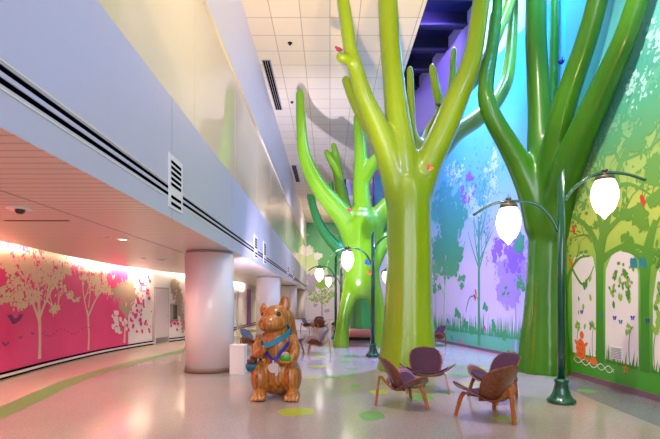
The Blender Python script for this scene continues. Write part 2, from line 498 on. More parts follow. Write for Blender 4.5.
ltree(88, 350, 310, 1.5,
      [(98,284,13,13,150,.1),(90,276,12,12,100,.09),(108,292,6,8,50,.08),(70,297,6,4,30,.08),(76,300,3,2,14,.07)],
      [[(88,318,1.3),(84,300,1),(82,284,.8)],[(88,316,1.3),(95,300,1.1),(104,286,.7)],[(88,308,1),(90,288,.8),(90,272,.6)]])
for (x,y,rx,ry,n) in [(126,300,8,16,160),(120,292,8,9,90),(131,292,6,14,110)]:
    u, v = WL.uv(x,y); Y = WL.pt(u,0).y
    WL.canopy(w, u, v, abs(WL.uv(x+rx,y)[0]-WL.uv(x-rx,y)[0])/2, ry/F*Y, n, .1, M['mbrown'], .013)
WL.pxstrip(w, [(124,343,1.6),(125,320,1.2),(126,300,1)], M['mcream'], .012)
# dots on the white part and falling petals
for _ in range(58):
    x = random.uniform(112,153); y = random.uniform(300,334) if x > 128 else random.uniform(312,334)
    u, v = WL.uv(x,y); z = random.uniform(.05,.12)*(1 if x < 145 else .7)
    WL.leaf(w, u, v, random.random()*PI, z, z*.75, M['pink'] if x > 128 else M['mwhite'], .013)
for _ in range(26):
    x = random.uniform(128,150); y = random.uniform(276,312); u, v = WL.uv(x,y); z = random.uniform(.04,.1)
    WL.leaf(w, u, v, random.random()*PI, z, z*.75, M['pink'], .013)
for (x,y,rx,ry,n) in [(178,300,5,17,150),(172,285,5,8,60),(183,322,4,10,60)]:
    u, v = WL.uv(x,y); Y = WL.pt(u,0).y
    WL.canopy(w, u, v, abs(WL.uv(x+rx,y)[0]-WL.uv(x-rx,y)[0])/2, ry/F*Y, n, .11, M['mbrown'], .013)
for _ in range(18):
    u, v = WL.uv(random.uniform(169,184), random.uniform(316,330)); WL.leaf(w, u, v, random.random()*PI, .08, .05, M['pink'], .014)
# birds in flight
def lbird(x, y, sz):
    u, v = WL.uv(x,y)
    for sgn in (-1,1):
        WL.poly(w, [(u,v),(u+sgn*sz*.5,v+sz*.55),(u+sgn*sz*1.1,v+sz*.5),(u+sgn*sz*.55,v-.05*sz)], M['mplum'], .013)
    WL.leaf(w, u, v, .3, sz*.55, sz*.2, M['mplum'], .0135)
lbird(15,321,.26); lbird(5,345,.12); lbird(20,338,.08); lbird(32,334,.07)
for i in range(14): lbird(42+i*3.6, 334+3*math.sin(i*.9)-i*.3, .045)
WL.pxstrip(w, [(70,296,1.2),(74,301,1.4),(80,297,.8)], M['mcream'], .013)
o = w.build('wall_left'); struct(o)
# ribbed rail at the foot of that wall
bm_ = MB()
WL.sheet(bm_, 0, .14, M['black'], .02, .025)
WL.sheet(bm_, .045, .095, M['white'], .02, .045)
struct(bm_.build('baseboard_left'))

# ------------------------------------------------------------------ right walls
WR = Wall([(RW,YB),(RW,9.3)], -1)
WF = Wall([(5.58,9.3),(2.6,26.0)], -1)
M['near_print'] = zprint('mural_near_print', [(0,(64,150,34)),(.9,(88,164,46)),(2.0,(134,186,64)),(3.1,(196,206,96)),(4.0,(164,200,120)),(4.9,(104,192,160)),(6.2,(96,190,190)),(8.6,(96,190,205))], 8.8)  # print, with the coloured wall light mixed into the blend
M['near_tree'] = zprint('mural_near_trees', [(0,(52,130,22)),(1.8,(68,146,32)),(2.8,(108,154,48)),(3.8,(112,170,92)),(4.8,(88,178,146)),(6.0,(78,176,176)),(8.6,(84,178,196))], 8.8)  # tree print, same wall light mixed into the upper tones
M['far_print'] = zprint('mural_far_print', [(0,(80,180,132)),(.55,(104,186,160)),(.75,(214,204,236)),(2.6,(218,204,240)),(3.6,(190,200,236)),(5.0,(130,202,232)),(6.6,(92,188,240)),(8.6,(88,186,244))], 8.8)  # lilac print, blue light put into the upper colours
M['far_tree'] = zprint('mural_far_trees', [(0,(52,160,96)),(1.2,(76,170,108)),(3.0,(72,168,128)),(4.6,(74,172,176)),(6.5,(72,168,216)),(8.6,(76,172,232))], 8.8)  # tree print, blended toward that blue light higher up
M['far_tree2'] = mat('mural_pale_green', (150,206,160), .5)
w = MB()
WR.sheet(w, 0, CHH, M['near_print'])
T = M['near_tree']
# white openings between the printed trunks
WR.px(w, [(572.5,352),(596,357),(596,300),(596,272),(593,257),(582,253),(574,258),(572,276)], M['mwhite'], .002)
WR.px(w, [(605.5,359),(639,367),(638.5,310),(638.5,274),(634,256),(624,250),(612,254),(606,270),(605.5,300)], M['mwhite'], .002)
WR.px(w, [(653,370),(672,376),(676,310),(672,270),(664,262),(657,272),(653,300)], M['mwhite'], .002)
# trunks and boughs
for st in [[(600,364,7),(600,310,5.2),(600,270,6),(601,248,7),(606,225,6),(613,190,5),(622,160,3.5),(640,120,2)],
           [(600,256,5),(593,236,3.6),(582,222,2.4),(570,216,1.5),(560,217,1)],
           [(602,240,4.5),(612,226,3.2),(628,212,2.4),(648,200,1.7),(668,180,1)],
           [(600,262,5),(612,252,3.2),(628,245,2.4),(648,250,1.8),(668,262,1.2)],
           [(602,232,4),(597,208,2.6),(588,190,1.7),(577,178,1),(566,160,.6)],
           [(613,190,3),(626,184,2),(640,188,1.3),(652,196,.8)],
           [(622,160,2),(634,156,1.5),(650,148,1.1),(668,130,.8)],
           [(606,222,3),(603,196,2),(604,170,1.4),(598,146,.8)],
           [(628,212,1.6),(636,222,1.2),(650,228,.8),(662,226,.6)],
           [(567,350,3),(567,300,2.6),(568,280,2.6),(572,268,2),(580,258,1.4),(590,256,1)],
           [(568,282,2.4),(563,262,1.6),(560,240,1)],
           [(572,268,1.4),(582,284,1.2),(590,276,.9),(594,266,.7)],
           [(645,372,7),(645,320,6),(645,285,6.4),(646,262,8),(650,240,6),(656,220,4)],
           [(646,262,5),(634,252,3),(622,250,1.5)]]:
    WR.pxstrip(w, st, T, .0035)
def wcan(WW, mb, x, y, rx, ry, n, sz, m, off, dense=.5):
    u, v = WW.uv(x,y); Y = WW.pt(u,0).y
    WW.canopy(mb, u, v, abs(WW.uv(x+rx,y)[0]-WW.uv(x-rx,y)[0])/2, ry/F*Y, n, sz, m, off, dense)
for (x,y,a,l,w_,d_) in [(596,200,1.9,.9,.03,2),(605,190,1.3,.9,.035,2),(622,168,1.2,1.0,.04,2),(640,150,.9,.9,.03,2),(640,188,2.6,.8,.03,2),(648,200,3.3,.7,.025,2),
        (584,224,.6,.7,.03,2),(575,216,.2,.5,.02,1),(628,214,3.0,.8,.03,2),(620,248,3.3,.7,.03,2),(650,150,2.4,.7,.025,2),(588,196,1.3,.7,.025,2),(604,172,1.7,.8,.025,2),
        (566,252,1.5,.7,.03,2),(574,264,2.4,.5,.02,1),(656,226,2.2,.7,.03,2),(590,236,.4,.6,.025,2),(612,228,2.7,.7,.03,2),(598,150,1.5,.8,.02,2),(636,120,1.5,.9,.025,2),(652,126,2.2,.8,.02,2)]:
    WR.pxtwig(w, x, y, a, l, w_, d_, T, .0037, 3)
for a in [(640,222,9,14,55,.11),(622,214,9,10,40,.09),(652,170,10,14,60,.12),(640,140,14,14,90,.11),(655,110,12,16,80,.11),(615,140,12,12,50,.09),
          (582,200,8,10,22,.06),(600,180,12,10,40,.07),(655,200,8,10,40,.1),(592,225,8,6,24,.06),(630,240,10,6,30,.07)]:
    wcan(WR, w, *a, T, .0045)
wcan(WR, w, 640, 90, 26, 34, 110, .1, M['near_tree'], .004); 
wcan(WR, w, 648, 70, 22, 40, 60, .07, mat('mural_pale_aqua', (170,225,225), .5), .006)
for _ in range(40):
    x, y = random.choice([(random.uniform(577,592), random.uniform(272,330)), (random.uniform(609,635), random.uniform(268,305)), (random.uniform(655,665), random.uniform(280,330))])
    u, v = WR.uv(x,y); z = random.uniform(.05,.11); WR.leaf(w, u, v, random.uniform(.8,2.2), z, z*.5, random.choice([M['mleaf'],M['near_tree'],M['mleaf']]), .005)
for i in range(26):   # hanging vine
    u, v = WR.uv(random.uniform(613,632), random.uniform(262,296)); WR.leaf(w, u, v, random.random()*PI, .035, .03, M['mbrown'] if i % 2 else T, .0055)
for i, x in enumerate((632,636,641,645,634)):
    u, v = WR.uv(x, 263); WR.leaf(w, u, v, 1.4, .1, .04, M['mteal'], .006)
def motif_bird(WW, mb, x, y, sz, m, off=.007):
    u, v = WW.uv(x,y); WW.leaf(mb, u, v, 1.1, sz, sz*.42, m, off)
    WW.poly(mb, [(u-sz*.2,v-sz*.6),(u+sz*.1,v-sz*.7),(u-sz*.1,v-sz*1.5)], m, off); WW.poly(mb, [(u,v+.1*sz),(u+sz*.7,v+sz*.7),(u+sz*.3,v-sz*.1)], m, off)
for x, y, m in [(643,200,'mred'),(574,229,'mred'),(571,262,'orange')]: motif_bird(WR, w, x, y, .11, M[m])
def butterfly_flat(WW, mb, x, y, sz, m):
    u, v = WW.uv(x,y)
    for s2 in (-1,1):
        WW.leaf(mb, u+s2*sz*.5, v+sz*.3, .6*s2 if s2>0 else PI-.6, sz*.55, sz*.38, m, .0065); WW.leaf(mb, u+s2*sz*.35, v-sz*.3, -.9*s2 if s2>0 else PI+.9, sz*.4, sz*.3, m, .0066)
for x, y, m in [(633,318,'mblue'),(648,321,'mblue'),(582,312,'mblue'),(602,315,'mteal'),(615,318,'mblue'),(621,322,'mteal'),(592,325,'mteal')]: butterfly_flat(WR, w, x, y, .055, M[m])
# printed turtle, fish, starfish, looping white line
u, v = WR.uv(581,349)
WR.leaf(w, u, v, 1.5, .22, .17, M['orange'], .006); WR.leaf(w, u-.04, v+.28, 1.3, .09, .07, M['orange'], .0063)
for du, dv in ((.16,.12),(-.17,.1),(.16,-.14),(-.15,-.15)): WR.leaf(w, u+du, v+dv, math.atan2(dv,du), .09, .035, M['orange'], .0061)
for i in range(6): WR.leaf(w, u+.07*math.cos(i*PI/3), v+.11*math.sin(i*PI/3), 0, .028, .026, M['mred'], .007)
u, v = WR.uv(594,361); WR.leaf(w, u, v, .1, .13, .07, M['orange'], .006); WR.poly(w, [(u+.1,v),(u+.2,v+.07),(u+.2,v-.07)], M['orange'], .006)
u, v = WR.uv(626,369)
for i in range(5):
    a = PI/2+i*2*PI/5; WR.poly(w, [(u+.1*math.cos(a),v+.1*math.sin(a)),(u+.03*math.cos(a+.7),v+.03*math.sin(a+.7)),(u+.03*math.cos(a-.7),v+.03*math.sin(a-.7))], M['orange'], .006)
for ph in (0, PI):
    WR.strip(w, [(*(lambda q: (q[0], q[1]+.06*math.sin(i*1.25+ph)))(WR.uv(574+i*3.1, 358.5+i*.95)), .008) for i in range(14)], M['mwhite'], .0055)
u0 = WR.uv(568,370)[0]; u1 = WR.uv(660,370)[0]
WR.grass(w, min(u0,u1)-2, max(u0,u1), .42, .36, 150, T, .0045)
for x in (593,630,655,578): # printed grass tufts with stems
    u, v = WR.uv(x,345); WR.strip(w, [(u,.4,.008),(u+.02,.8,.008),(u-.02,1.05,.006)], T, .005); WR.canopy(w, u, 1.05, .12, .1, 10, .06, M['mleaf'], .006)
struct(w.build('wall_right'))
r = MB(); r.box((RW+.02,9.2,0),(5.9,9.302,CHH), M['far_print']); struct(r.build('wall_return'))

w = MB()
WF.sheet(w, 0, CHH, M['far_print'])
T = M['far_tree']
for st in [[(479,345,2.7),(479,300,2.3),(479,260,2.1),(479,225,1.7),(480,200,1.0)],
           [(479,262,1.3),(486,246,.8),(493,230,.5)],[(479,268,1.2),(473,250,.8),(468,232,.5)],[(479,240,1),(474,220,.7),(472,205,.4)],[(480,236,1),(486,214,.7),(488,200,.4)]]:
    WF.pxstrip(w, st, T, .0035)
for st in [[(444,340,1.4),(444,310,1.1),(445,285,.9),(447,270,.6)],[(445,298,.8),(441,286,.5),(438,274,.3)],[(435,338,.8),(436,310,.6),(434,280,.5)]]:
    WF.pxstrip(w, st, M['far_tree2'], .0035)
for st in [[(516,352,1.8),(516,325,1.4),(515,300,1.2),(513,280,1)],[(516,306,1),(511,292,.7),(505,280,.5)],[(516,302,1),(520,288,.7),(524,276,.5)]]:
    WF.pxstrip(w, st, M['mlilac'], .0035)
for (x,y,a,l,w_,d_) in [(479,240,1.57,1.6,.05,3),(479,262,1.1,1.3,.04,2),(479,270,2.1,1.3,.04,2),(479,225,1.2,1.2,.04,2),(479,230,2.0,1.2,.04,2),
        (445,285,1.2,1.2,.035,2),(445,280,1.9,1.3,.035,2),(436,290,1.4,1.2,.03,2),(447,262,1.5,1.4,.03,2)]:
    WF.pxtwig(w, x, y, a, l, w_, d_, T, .0037, 2)
for (x,y,a,l,w_,d_) in [(516,300,1.2,1.0,.035,2),(515,295,1.9,1.1,.035,2),(515,285,1.5,1.2,.035,2)]:
    WF.pxtwig(w, x, y, a, l, w_, d_, M['mlilac'], .0037, 3)
for a in [(508,292,10,14,260,.13),(516,275,12,14,260,.13),(503,270,8,10,120,.11)]: wcan(WF, w, *a, M['mlilac'], .0045)
for a in [(513,262,12,18,130,.13),(507,244,12,10,80,.12),(497,252,5,12,40,.1),(466,196,9,14,60,.1),(470,176,8,8,40,.09)]: wcan(WF, w, *a, M['mviolet'], .0048)
for a in [(447,236,15,26,520,.16),(440,262,10,18,240,.14),(454,262,9,14,180,.13),(456,210,12,18,220,.14),(440,205,10,20,220,.14),(462,282,6,8,50,.1),
          (522,282,5,8,60,.1),(506,292,4,6,20,.09),(520,240,6,14,80,.12),(452,180,12,14,90,.12),(436,290,5,8,40,.1)]: wcan(WF, w, *a, T, .005)
for a in [(475,200,14,24,90,.09),(492,170,12,20,70,.08),(455,168,10,20,70,.08)]: wcan(WF, w, *a, mat('mural_ice', (190,226,246), .5), .0055)
for a in [(458,316,3,7,40,.08),(465,326,3,6,40,.07),(485,308,2,5,20,.08),(495,325,3,10,40,.07),(472,330,3,4,30,.07),(505,335,3,5,30,.07)]: wcan(WF, w, *a, M['far_tree'], .0052)
WF.pxstrip(w, [(466,312,.5),(469,299,.7),(474,296,.6),(478,299,.4)], T, .005)
uA = WF.uv(440,330)[0]; uB = WF.uv(522,330)[0]
WF.grass(w, min(uA,uB)-3, max(uA,uB)+4, .5, .75, 560, M['far_tree'], .0045)
for x, y, m in [(463,344,'orange'),(459,341,'mpink'),(497,354,'mpink'),(475,297,'mred'),(485,328,'mpink'),(509,353,'mred'),(452,338,'mteal'),(448,321,'mblue'),(476,292,'orange')]: motif_bird(WF, w, x, y, .12, M[m])
struct(w.build('wall_far'))
p = MB(); WF.sheet(p, CHH, SKY, M['lilac'], .15, -.02)
pq = Wall([(5.58,YB),(5.58,9.3)], -1); pq.sheet(p, CHH, SKY, M['lilac'], .15, 0)
p.box((RW,YB,CHH-.02),(5.75,9.3,CHH+.02), M['white'])
struct(p.build('wall_clerestory'))
M['plinth'] = mat('skirting_mauve', (118,84,100), .4)
for n_, WW in (('baseboard_right',WR),('baseboard_far',WF)):
    p = MB(); WW.sheet(p, 0, .1, M['plinth'], .03, .02); struct(p.build(n_))

# ------------------------------------------------------------------ back walls
w = MB()   # end of the hall with the green printed wood
WB = Wall([(-6,40),(.9,40)], 1)
M['back_print'] = zprint('mural_back_print', [(0,(222,214,228)),(3.4,(224,216,224)),(4.6,(206,220,170)),(6.6,(170,214,120)),(8.6,(130,196,120))], 8.8)
M['back_tree'] = zprint('mural_back_trees', [(0,(170,160,176)),(3.6,(150,170,140)),(4.6,(90,176,90)),(6.5,(70,160,84)),(8.6,(64,150,90))], 8.8)
M['mgrey'] = mat('mural_grey', (176,166,180), .5)
WB.sheet(w, 0, CHH, M['back_print'])
WB.pxstrip(w, [(322,317,1.1),(322,305,.9),(322,296,.8)], M['mgrey'], .01)
for st in [[(322,302,.7),(316,292,.5),(312,286,.3)],[(322,300,.7),(328,290,.5),(332,284,.3)],[(322,297,.6),(321,286,.4),(320,280,.3)]]: WB.pxstrip(w, st, M['mgrey'], .01)
for a in [(312,286,6,10,110,.2),(311,279,5,6,70,.2)]: wcan(WB, w, *a, M['mgrey'], .012)
for a in [(325,286,10,8,80,.16),(318,298,12,8,40,.14),(330,296,6,8,30,.14)]: wcan(WB, w, *a, M['mleaf'], .013)
for x, y, q in [(315,306,.35),(327,310,.3),(317,300,.3)]: wcan(WB, w, x, y, 2.2, 2.2, 26, .12, M['mgrey'], .012)
for a in [(330,246,14,14,420,.4),(318,240,12,8,180,.35),(330,228,16,9,420,.45),(336,266,8,10,200,.35),(312,228,10,6,200,.4),(322,262,8,8,70,.3)]: wcan(WB, w, *a, M['back_tree'], .013)
for a in [(309,252,3,4,40,.3),(318,256,3,3,30,.3)]: wcan(WB, w, *a, M['mwhite'], .016)
struct(w.build('wall_back'))
w = MB()
w.box((.85,26,0),(1.0,40,CHH), M['white'])
w.box((.85,26,0),(3.4,26.15,SKY), mat('teal_wall', (70,170,130), .5))
w.box((.85,25.9,6.4),(3.4,26.0,SKY), M['lilac'])
for z in (6.4,7.6,8.55): w.box((.85,25.84,z),(3.4,25.9,z+.22), M['white'])
for x in (.85,1.7,2.5): w.box((x,25.84,6.4),(x+.1,25.9,SKY), M['purple'])
struct(w.build('wall_end'))

# ------------------------------------------------------------------ doors in the corridor
def wall_basis(px):
    u, _ = WL.uv(px, 320); p0 = WL.pt(u, 0, 0); d = (WL.pt(u+.05,0)-WL.pt(u-.05,0)).normalized(); n = WL.pt(u,0,1)-p0
    return u, p0, d, n
Z = Vector((0,0,1))
def door(name, px, width, h, m, frame):
    u, p0, d, n = wall_basis(px)
    f = MB()
    f.obox(p0+n*.03+Z*(h/2+.03), d*(width/2+.06), n*.04, Z*(h/2+.03), frame)
    o = struct(f.build(name))
    q = MB(); q.obox(p0+n*.055+Z*(h/2), d*(width/2), n*.03, Z*(h/2-.005), m); q.build('door_leaf', o)
    k = MB(); k.obox(p0+n*.06+Z*.12, d*(width/2-.02), n*.03, Z*.1, M['steel']); k.build('kick_plate', o)
    e = MB(); c_ = p0+n*.1+d*(width/2-.09)+Z*1.0
    e.obox(c_, d*.012, n*.035, Z*.012, M['steel']); e.obox(c_+n*.03-d*.045, d*.06, n*.01, Z*.012, M['steel']); e.build('door_handle', o)
door('door_1', 160, .92, 2.02, M['door'], M['doorframe'])
door('door_2', 239, 1.1, 2.1, M['door'], M['white'])
w = MB(); u, p0, d, n = wall_basis(248); w.obox(p0+n*.06+Z*1.2, d*.4, n*.05, Z*1.2, M['purple']); struct(w.build('trim_2'))

# fire cabinet, exit sign, strobe on the corridor wall
u, p0, d, n = wall_basis(173)
t = empty('fire_extinguisher_cabinet', 'narrow wall cabinet with dark glass front right of the corridor door', 'cabinet', p0+n*.002)
q = MB(); q.obox(n*.05+Z*1.15, d*.16, n*.05, Z*.33, M['grey']); q.build('body', t)
q = MB(); q.obox(n*.105+Z*1.15, d*.11, n*.006, Z*.28, mat('cabinet_glass', (24,52,44), .1, coat=.8)); q.build('glass_front', t)
u, p0, d, n = wall_basis(139)
t = empty('exit_sign', 'glowing pink red EXIT sign over the white end of the mural', 'sign', p0+n*.0+Z*2.0)
q = MB(); q.obox(n*.16, d*.17, n*.03, Z*.12, M['white']); q.obox(n*.06, d*.02, n*.07, Z*.02, M['white']); q.build('housing', t)
q = MB(); q.obox(n*.193, d*.155, n*.004, Z*.105, M['exit']); q.build('face', t)
q = MB(); fc = n*.199
def bar(x0,z0,x1,z1,wd=.011):
    a = d*x0+Z*z0; b2 = d*x1+Z*z1; t_ = (b2-a).normalized(); s2 = t_.cross(n)
    q.obox(fc+(a+b2)/2, t_*((b2-a).length/2+wd*.5), s2*wd, n*.003, M['exitw'])
E0 = -.12
for a in [(0,-.06,0,.06),(0,.06,.04,.06),(0,0,.035,0),(0,-.06,.04,-.06)]: bar(E0+a[0],a[1],E0+a[2],a[3])
for a in [(.07,-.06,.115,.06),(.07,.06,.115,-.06)]: bar(E0+a[0],a[1],E0+a[2],a[3])
bar(E0+.15,-.06,E0+.15,.06); bar(E0+.21,-.06,E0+.21,.06); bar(E0+.185,.06,E0+.24,.06)
q.build('lettering', t)
u, p0, d, n = wall_basis(147)
t = empty('fire_alarm', 'small red fire alarm strobe between exit sign and door', 'alarm', p0+Z*1.88)
q = MB(); q.obox(n*.03, d*.06, n*.028, Z*.075, M['alarm']); q.build('housing', t)
q = MB(); q.obox(n*.068, d*.03, n*.012, Z*.02, M['white']); q.build('strobe_lens', t)

# ------------------------------------------------------------------ columns
def column(Y, label):
    t = empty('column', label, 'column', (BX-.54,Y,0), 0, 'round columns under the bulkhead')
    q = MB(); q.lathe([(.525,.1),(.525,SH-.06)], M['column'], seg=64); q.build('shaft', t)
    q = MB(); q.lathe([(.5,SH-.06),(.5,SH-.002)], M['grey'], seg=64); q.build('reveal', t)
    q = MB(); q.lathe([(.54,0),(.54,.1),(.53,.105)], M['colbase'], seg=64); q.build('base_ring', t)
column(9.8, 'nearest and largest white round column, left of the carved squirrel')
column(19.1, 'white round column standing directly behind the carved squirrel head')
column(28.6, 'slim looking white column just right of the squirrel head, third along')
column(38.0, 'farthest white column, beside the end wall and the far chairs')

# ------------------------------------------------------------------ fittings on bulkhead and soffit
def bulk_vent(y0, y1, z0, z1, label, n_up, n_dn):
    t = empty('wall_vent', label, 'vent', (BX, (y0+y1)/2, z0), 0, 'slotted vents on the bulkhead')
    h = (y1-y0)/2; q = MB()
    q.box((.001,-h,0),(.012,h,z1-z0), M['white']); q.build('plate', t)
    q = MB(); H = z1-z0
    zz = [.04+.09*i for i in range(n_dn)]+[.30+.075*i for i in range(n_up)]
    for z in zz:
        if z+.045 < H: q.box((.010,-h*.72,z),(.016,h*.72,z+.042), M['black'])
    q.build('slots', t)
bulk_vent(5.82,6.36,2.78,3.5,'nearest slotted white vent across the double black line of the bulkhead',5,2)
bulk_vent(12.4,12.95,2.78,3.45,'slotted vent on the bulkhead above the right edge of the nearest column',4,2)
bulk_vent(14.1,14.7,2.78,3.5,'slotted vent on the bulkhead, second of the pair beyond the nearest column',5,2)
bulk_vent(22.0,22.7,2.78,3.4,'slotted vent on the bulkhead, third along, beyond the pair',4,2)
bulk_vent(25.5,26.3,2.78,3.5,'slotted vent on the bulkhead, most distant of them',5,2)
def downlight(px, py, label, r=.08, lit=True):
    Y = F*(SH-CH)/(HY-py); x = (px-HX)/F*Y
    t = empty('recessed_downlight', label, 'downlight', (x,Y,SH), 0, 'round fittings in the corridor soffit')
    q = MB(); q.lathe([(r*.72,-.012),(r*1.25,-.012),(r*1.25,0),(r*.72,0)], M['white'], seg=24); q.build('trim_ring', t)
    q = MB(); q.lathe([(.001,-.016),(r*.72,-.016),(r*.72,-.001)], M['soffitlamp'] if lit else M['grey'], seg=24); q.build('lens', t)
    return x, Y
D1 = downlight(123,239,'small lit downlight in the soffit left of the nearest column')
downlight(162,259.5,'unlit round fitting in the soffit beside the nearest column top',.1,False)
downlight(107,236.5,'unlit small disc in the soffit next to the lit downlight',.05,False)
downlight(143,258,'unlit small disc in the soffit above the exit sign',.07,False)
t = None
Y = F*(SH-CH)/(HY-208); x = (20-HX)/F*Y
t = empty('dome_camera', 'black dome security camera on a white disc in the corridor soffit', 'camera', (x,Y,SH))
q = MB(); q.lathe([(.001,-.02),(.13,-.02),(.14,-.01),(.14,0)], M['white'], seg=32); q.build('mount', t)
q = MB(); q.lathe([(.005,-.075),(.03,-.07),(.05,-.05),(.06,-.02)], M['eye'], seg=24); q.build('dome', t)
Y = F*(SH-CH)/(HY-220.5); t = tag(MB().build('linear_diffuser') if 0 else bpy.data.objects.new('linear_diffuser', None), 'thin dark slot diffuser in the corridor soffit behind the dome camera', 'vent'); COL.objects.link(t); t.location = (-4.05,Y,SH)
q = MB(); q.box((-.45,-.03,-.006),(.45,.03,.002), M['colbase']); q.build('frame', t)
q = MB(); q.box((-.43,-.012,-.008),(.43,.012,-.005), M['black']); q.build('slot', t)
def grille(y0, y1, x, label):
    t = empty('ceiling_grille', label, 'vent', (x,(y0+y1)/2,CHH), 0, 'long grilles in the tiled ceiling')
    h = (y1-y0)/2; q = MB(); q.box((-.13,-h,-.02),(.13,h,-.001), M['grey']); q.build('frame', t)
    q = MB()
    for k in range(3): q.box((-.1+.07*k,-h+.03,-.024),(-.1+.07*k+.05,h-.03,-.019), M['black'])
    q.build('slots', t)
grille(13.2,16.6,-1.92,'nearest long dark slot grille along the left edge of the tiled ceiling')
grille(23.3,26.5,-1.92,'farther long dark slot grille along the left edge of the tiled ceiling')
def sprinkler(px, py, label):
    Y = F*(CHH-CH)/(HY-py); t = empty('sprinkler', label, 'sprinkler', ((px-HX)/F*Y, Y, CHH), 0, 'sprinklers in the tiled ceiling')
    q = MB(); q.lathe([(.06,-.012),(.07,.004)], M['dark_metal'], seg=16); q.build('rosette', t)
    q = MB(); q.lathe([(.02,-.06),(.035,-.055),(.015,-.045),(.015,-.01)], M['dark_metal'], seg=12); q.build('head', t)
sprinkler(290,43,'small dark sprinkler in the tiled ceiling left of the lime tree')
sprinkler(292,102,'small dark sprinkler in the tiled ceiling near the tip of the back tree')
u, v = WR.uv(617,353); pz = WR.pt(u, v)
t = empty('return_grille', 'white louvred air grille low on the green mural, right of the printed turtle', 'vent', pz)
q = MB(); q.box((-.018,-.16,-.11),(-.006,.16,.11), M['white']); q.build('frame', t)
q = MB()
for k in range(7): q.box((-.022,-.14,-.09+.027*k),(-.016,.14,-.078+.027*k), M['grey'])
q.build('louvres', t)

# ------------------------------------------------------------------ sculpted trees
def tree(name, label, mt, trunk, limbs, flute=.05, voxel=.04, ridge=8):
    mb = MB()
    allp = [trunk]+limbs
    for li, st in enumerate(allp):
        q = spline([(*at(x,y,Yd), rp/F*Yd) for (x,y,Yd,rp) in st], 7)
        pts = [Vector(a[:3]) for a in q]; rad = [max(a[3],.02) for a in q]
        mb.tube(pts, rad, mt, 40 if li == 0 else 22, flute if li == 0 else flute*.35, ridge if li == 0 else 4, li*1.7)
        for e in (0, -1):
            if li == 0 and e == 0: continue
            mb.ball(pts[e], rad[e]*1.0, mt)
    # flat foot on the floor
    o = remeshed(mb, name, voxel, 16, None, mt, .5)
    for v_ in o.data.vertices:
        if v_.co.z < 0: v_.co.z = 0
    b0 = Vector((o.data.vertices[0].co.x, o.data.vertices[0].co.y, 0))
    xs = [at(trunk[0][0], trunk[0][1], trunk[0][2]).x, trunk[0][2]]
    off_ = Vector((xs[0], xs[1], 0))
    for v_ in o.data.vertices: v_.co -= off_
    o.location = off_
    tag(o, label, 'tree sculpture', 'sculpted resin trees')
    return o
A = 9.95
tree('sculpted_tree', 'glossy lime yellow tree sculpture with the straight thick trunk, in the middle', M['treeA'],
     [(407,372,A,30),(407,366,A,29),(408,345,A,26.5),(408.5,310,A,24),(409,270,A,22.5),(409,230,A,22),(409,205,A,21.5),(409,190,A,20)],
     [[(403,222,A,14),(398,190,A-.05,14.5),(388,155,A-.1,12.8),(376,124,A-.25,10.8),(364,97,A-.4,9.4),(356,70,A-.5,8),(350,48,A-.6,7.2),(346,20,A-.65,6.8),(342,-8,A-.7,6.4),(340,-30,A-.7,6.2)],
      [(353,60,A-.55,5.5),(346,59,A-.7,5.2),(340,57,A-.75,4.8)],
      [(400,210,A+.1,11),(382,150,A+.25,8.6),(364,118,A+.4,7.4),(353,97,A+.5,6),(346,80,A+.5,4.8)],
      [(384,140,A+.5,7),(368,112,A+.8,5.5),(358,96,A+.9,4.5),(354,86,A+.9,3.8)],
      [(407,215,A,17),(404,175,A,16),(400,138,A,13.6),(396,105,A,12),(393,73,A,11),(390,40,A,10.4),(388,5,A,10),(388,-14,A,9.8)],
      [(413,222,A,15),(419,190,A,15.2),(430,160,A,14),(443,132,A-.1,13.2),(456,100,A-.2,12.4),(468,72,A-.3,10.8),(475,45,A-.35,9.4),(480,10,A-.4,9),(484,-20,A-.4,8.6)],
      [(467,86,A,8),(480,72,A+.1,6.6),(490,52,A+.2,6),(500,28,A+.3,5.8),(509,4,A+.4,5.6),(518,-30,A+.4,5.4)],
      [(482,74,A+.3,5),(490,48,A+.5,4.8),(493,14,A+.6,4)],
      [(436,158,A+.4,9),(456,134,A+.9,8.6),(476,120,A+1.2,8.4),(494,104,A+1.4,7.6),(506,82,A+1.5,6.8),(511,52,A+1.5,6),(513,18,A+1.5,5.2),(514,-10,A+1.5,5)],
      [(412,185,A+.3,9),(418,152,A+.7,6),(412,128,A+.9,4.6),(411,98,A+1,4.2),(410,69,A+1,3.6)],
      [(418,180,A+.4,8),(428,134,A+1.0,5.4),(440,112,A+1.2,5),(436,88,A+1.2,4.6),(432,67,A+1.2,3.8)],
      [(432,150,A+.5,6),(448,112,A+1.4,4.4),(452,82,A+1.5,4),(454,50,A+1.5,3.6)]], flute=.05, ridge=9)
B = 9.6
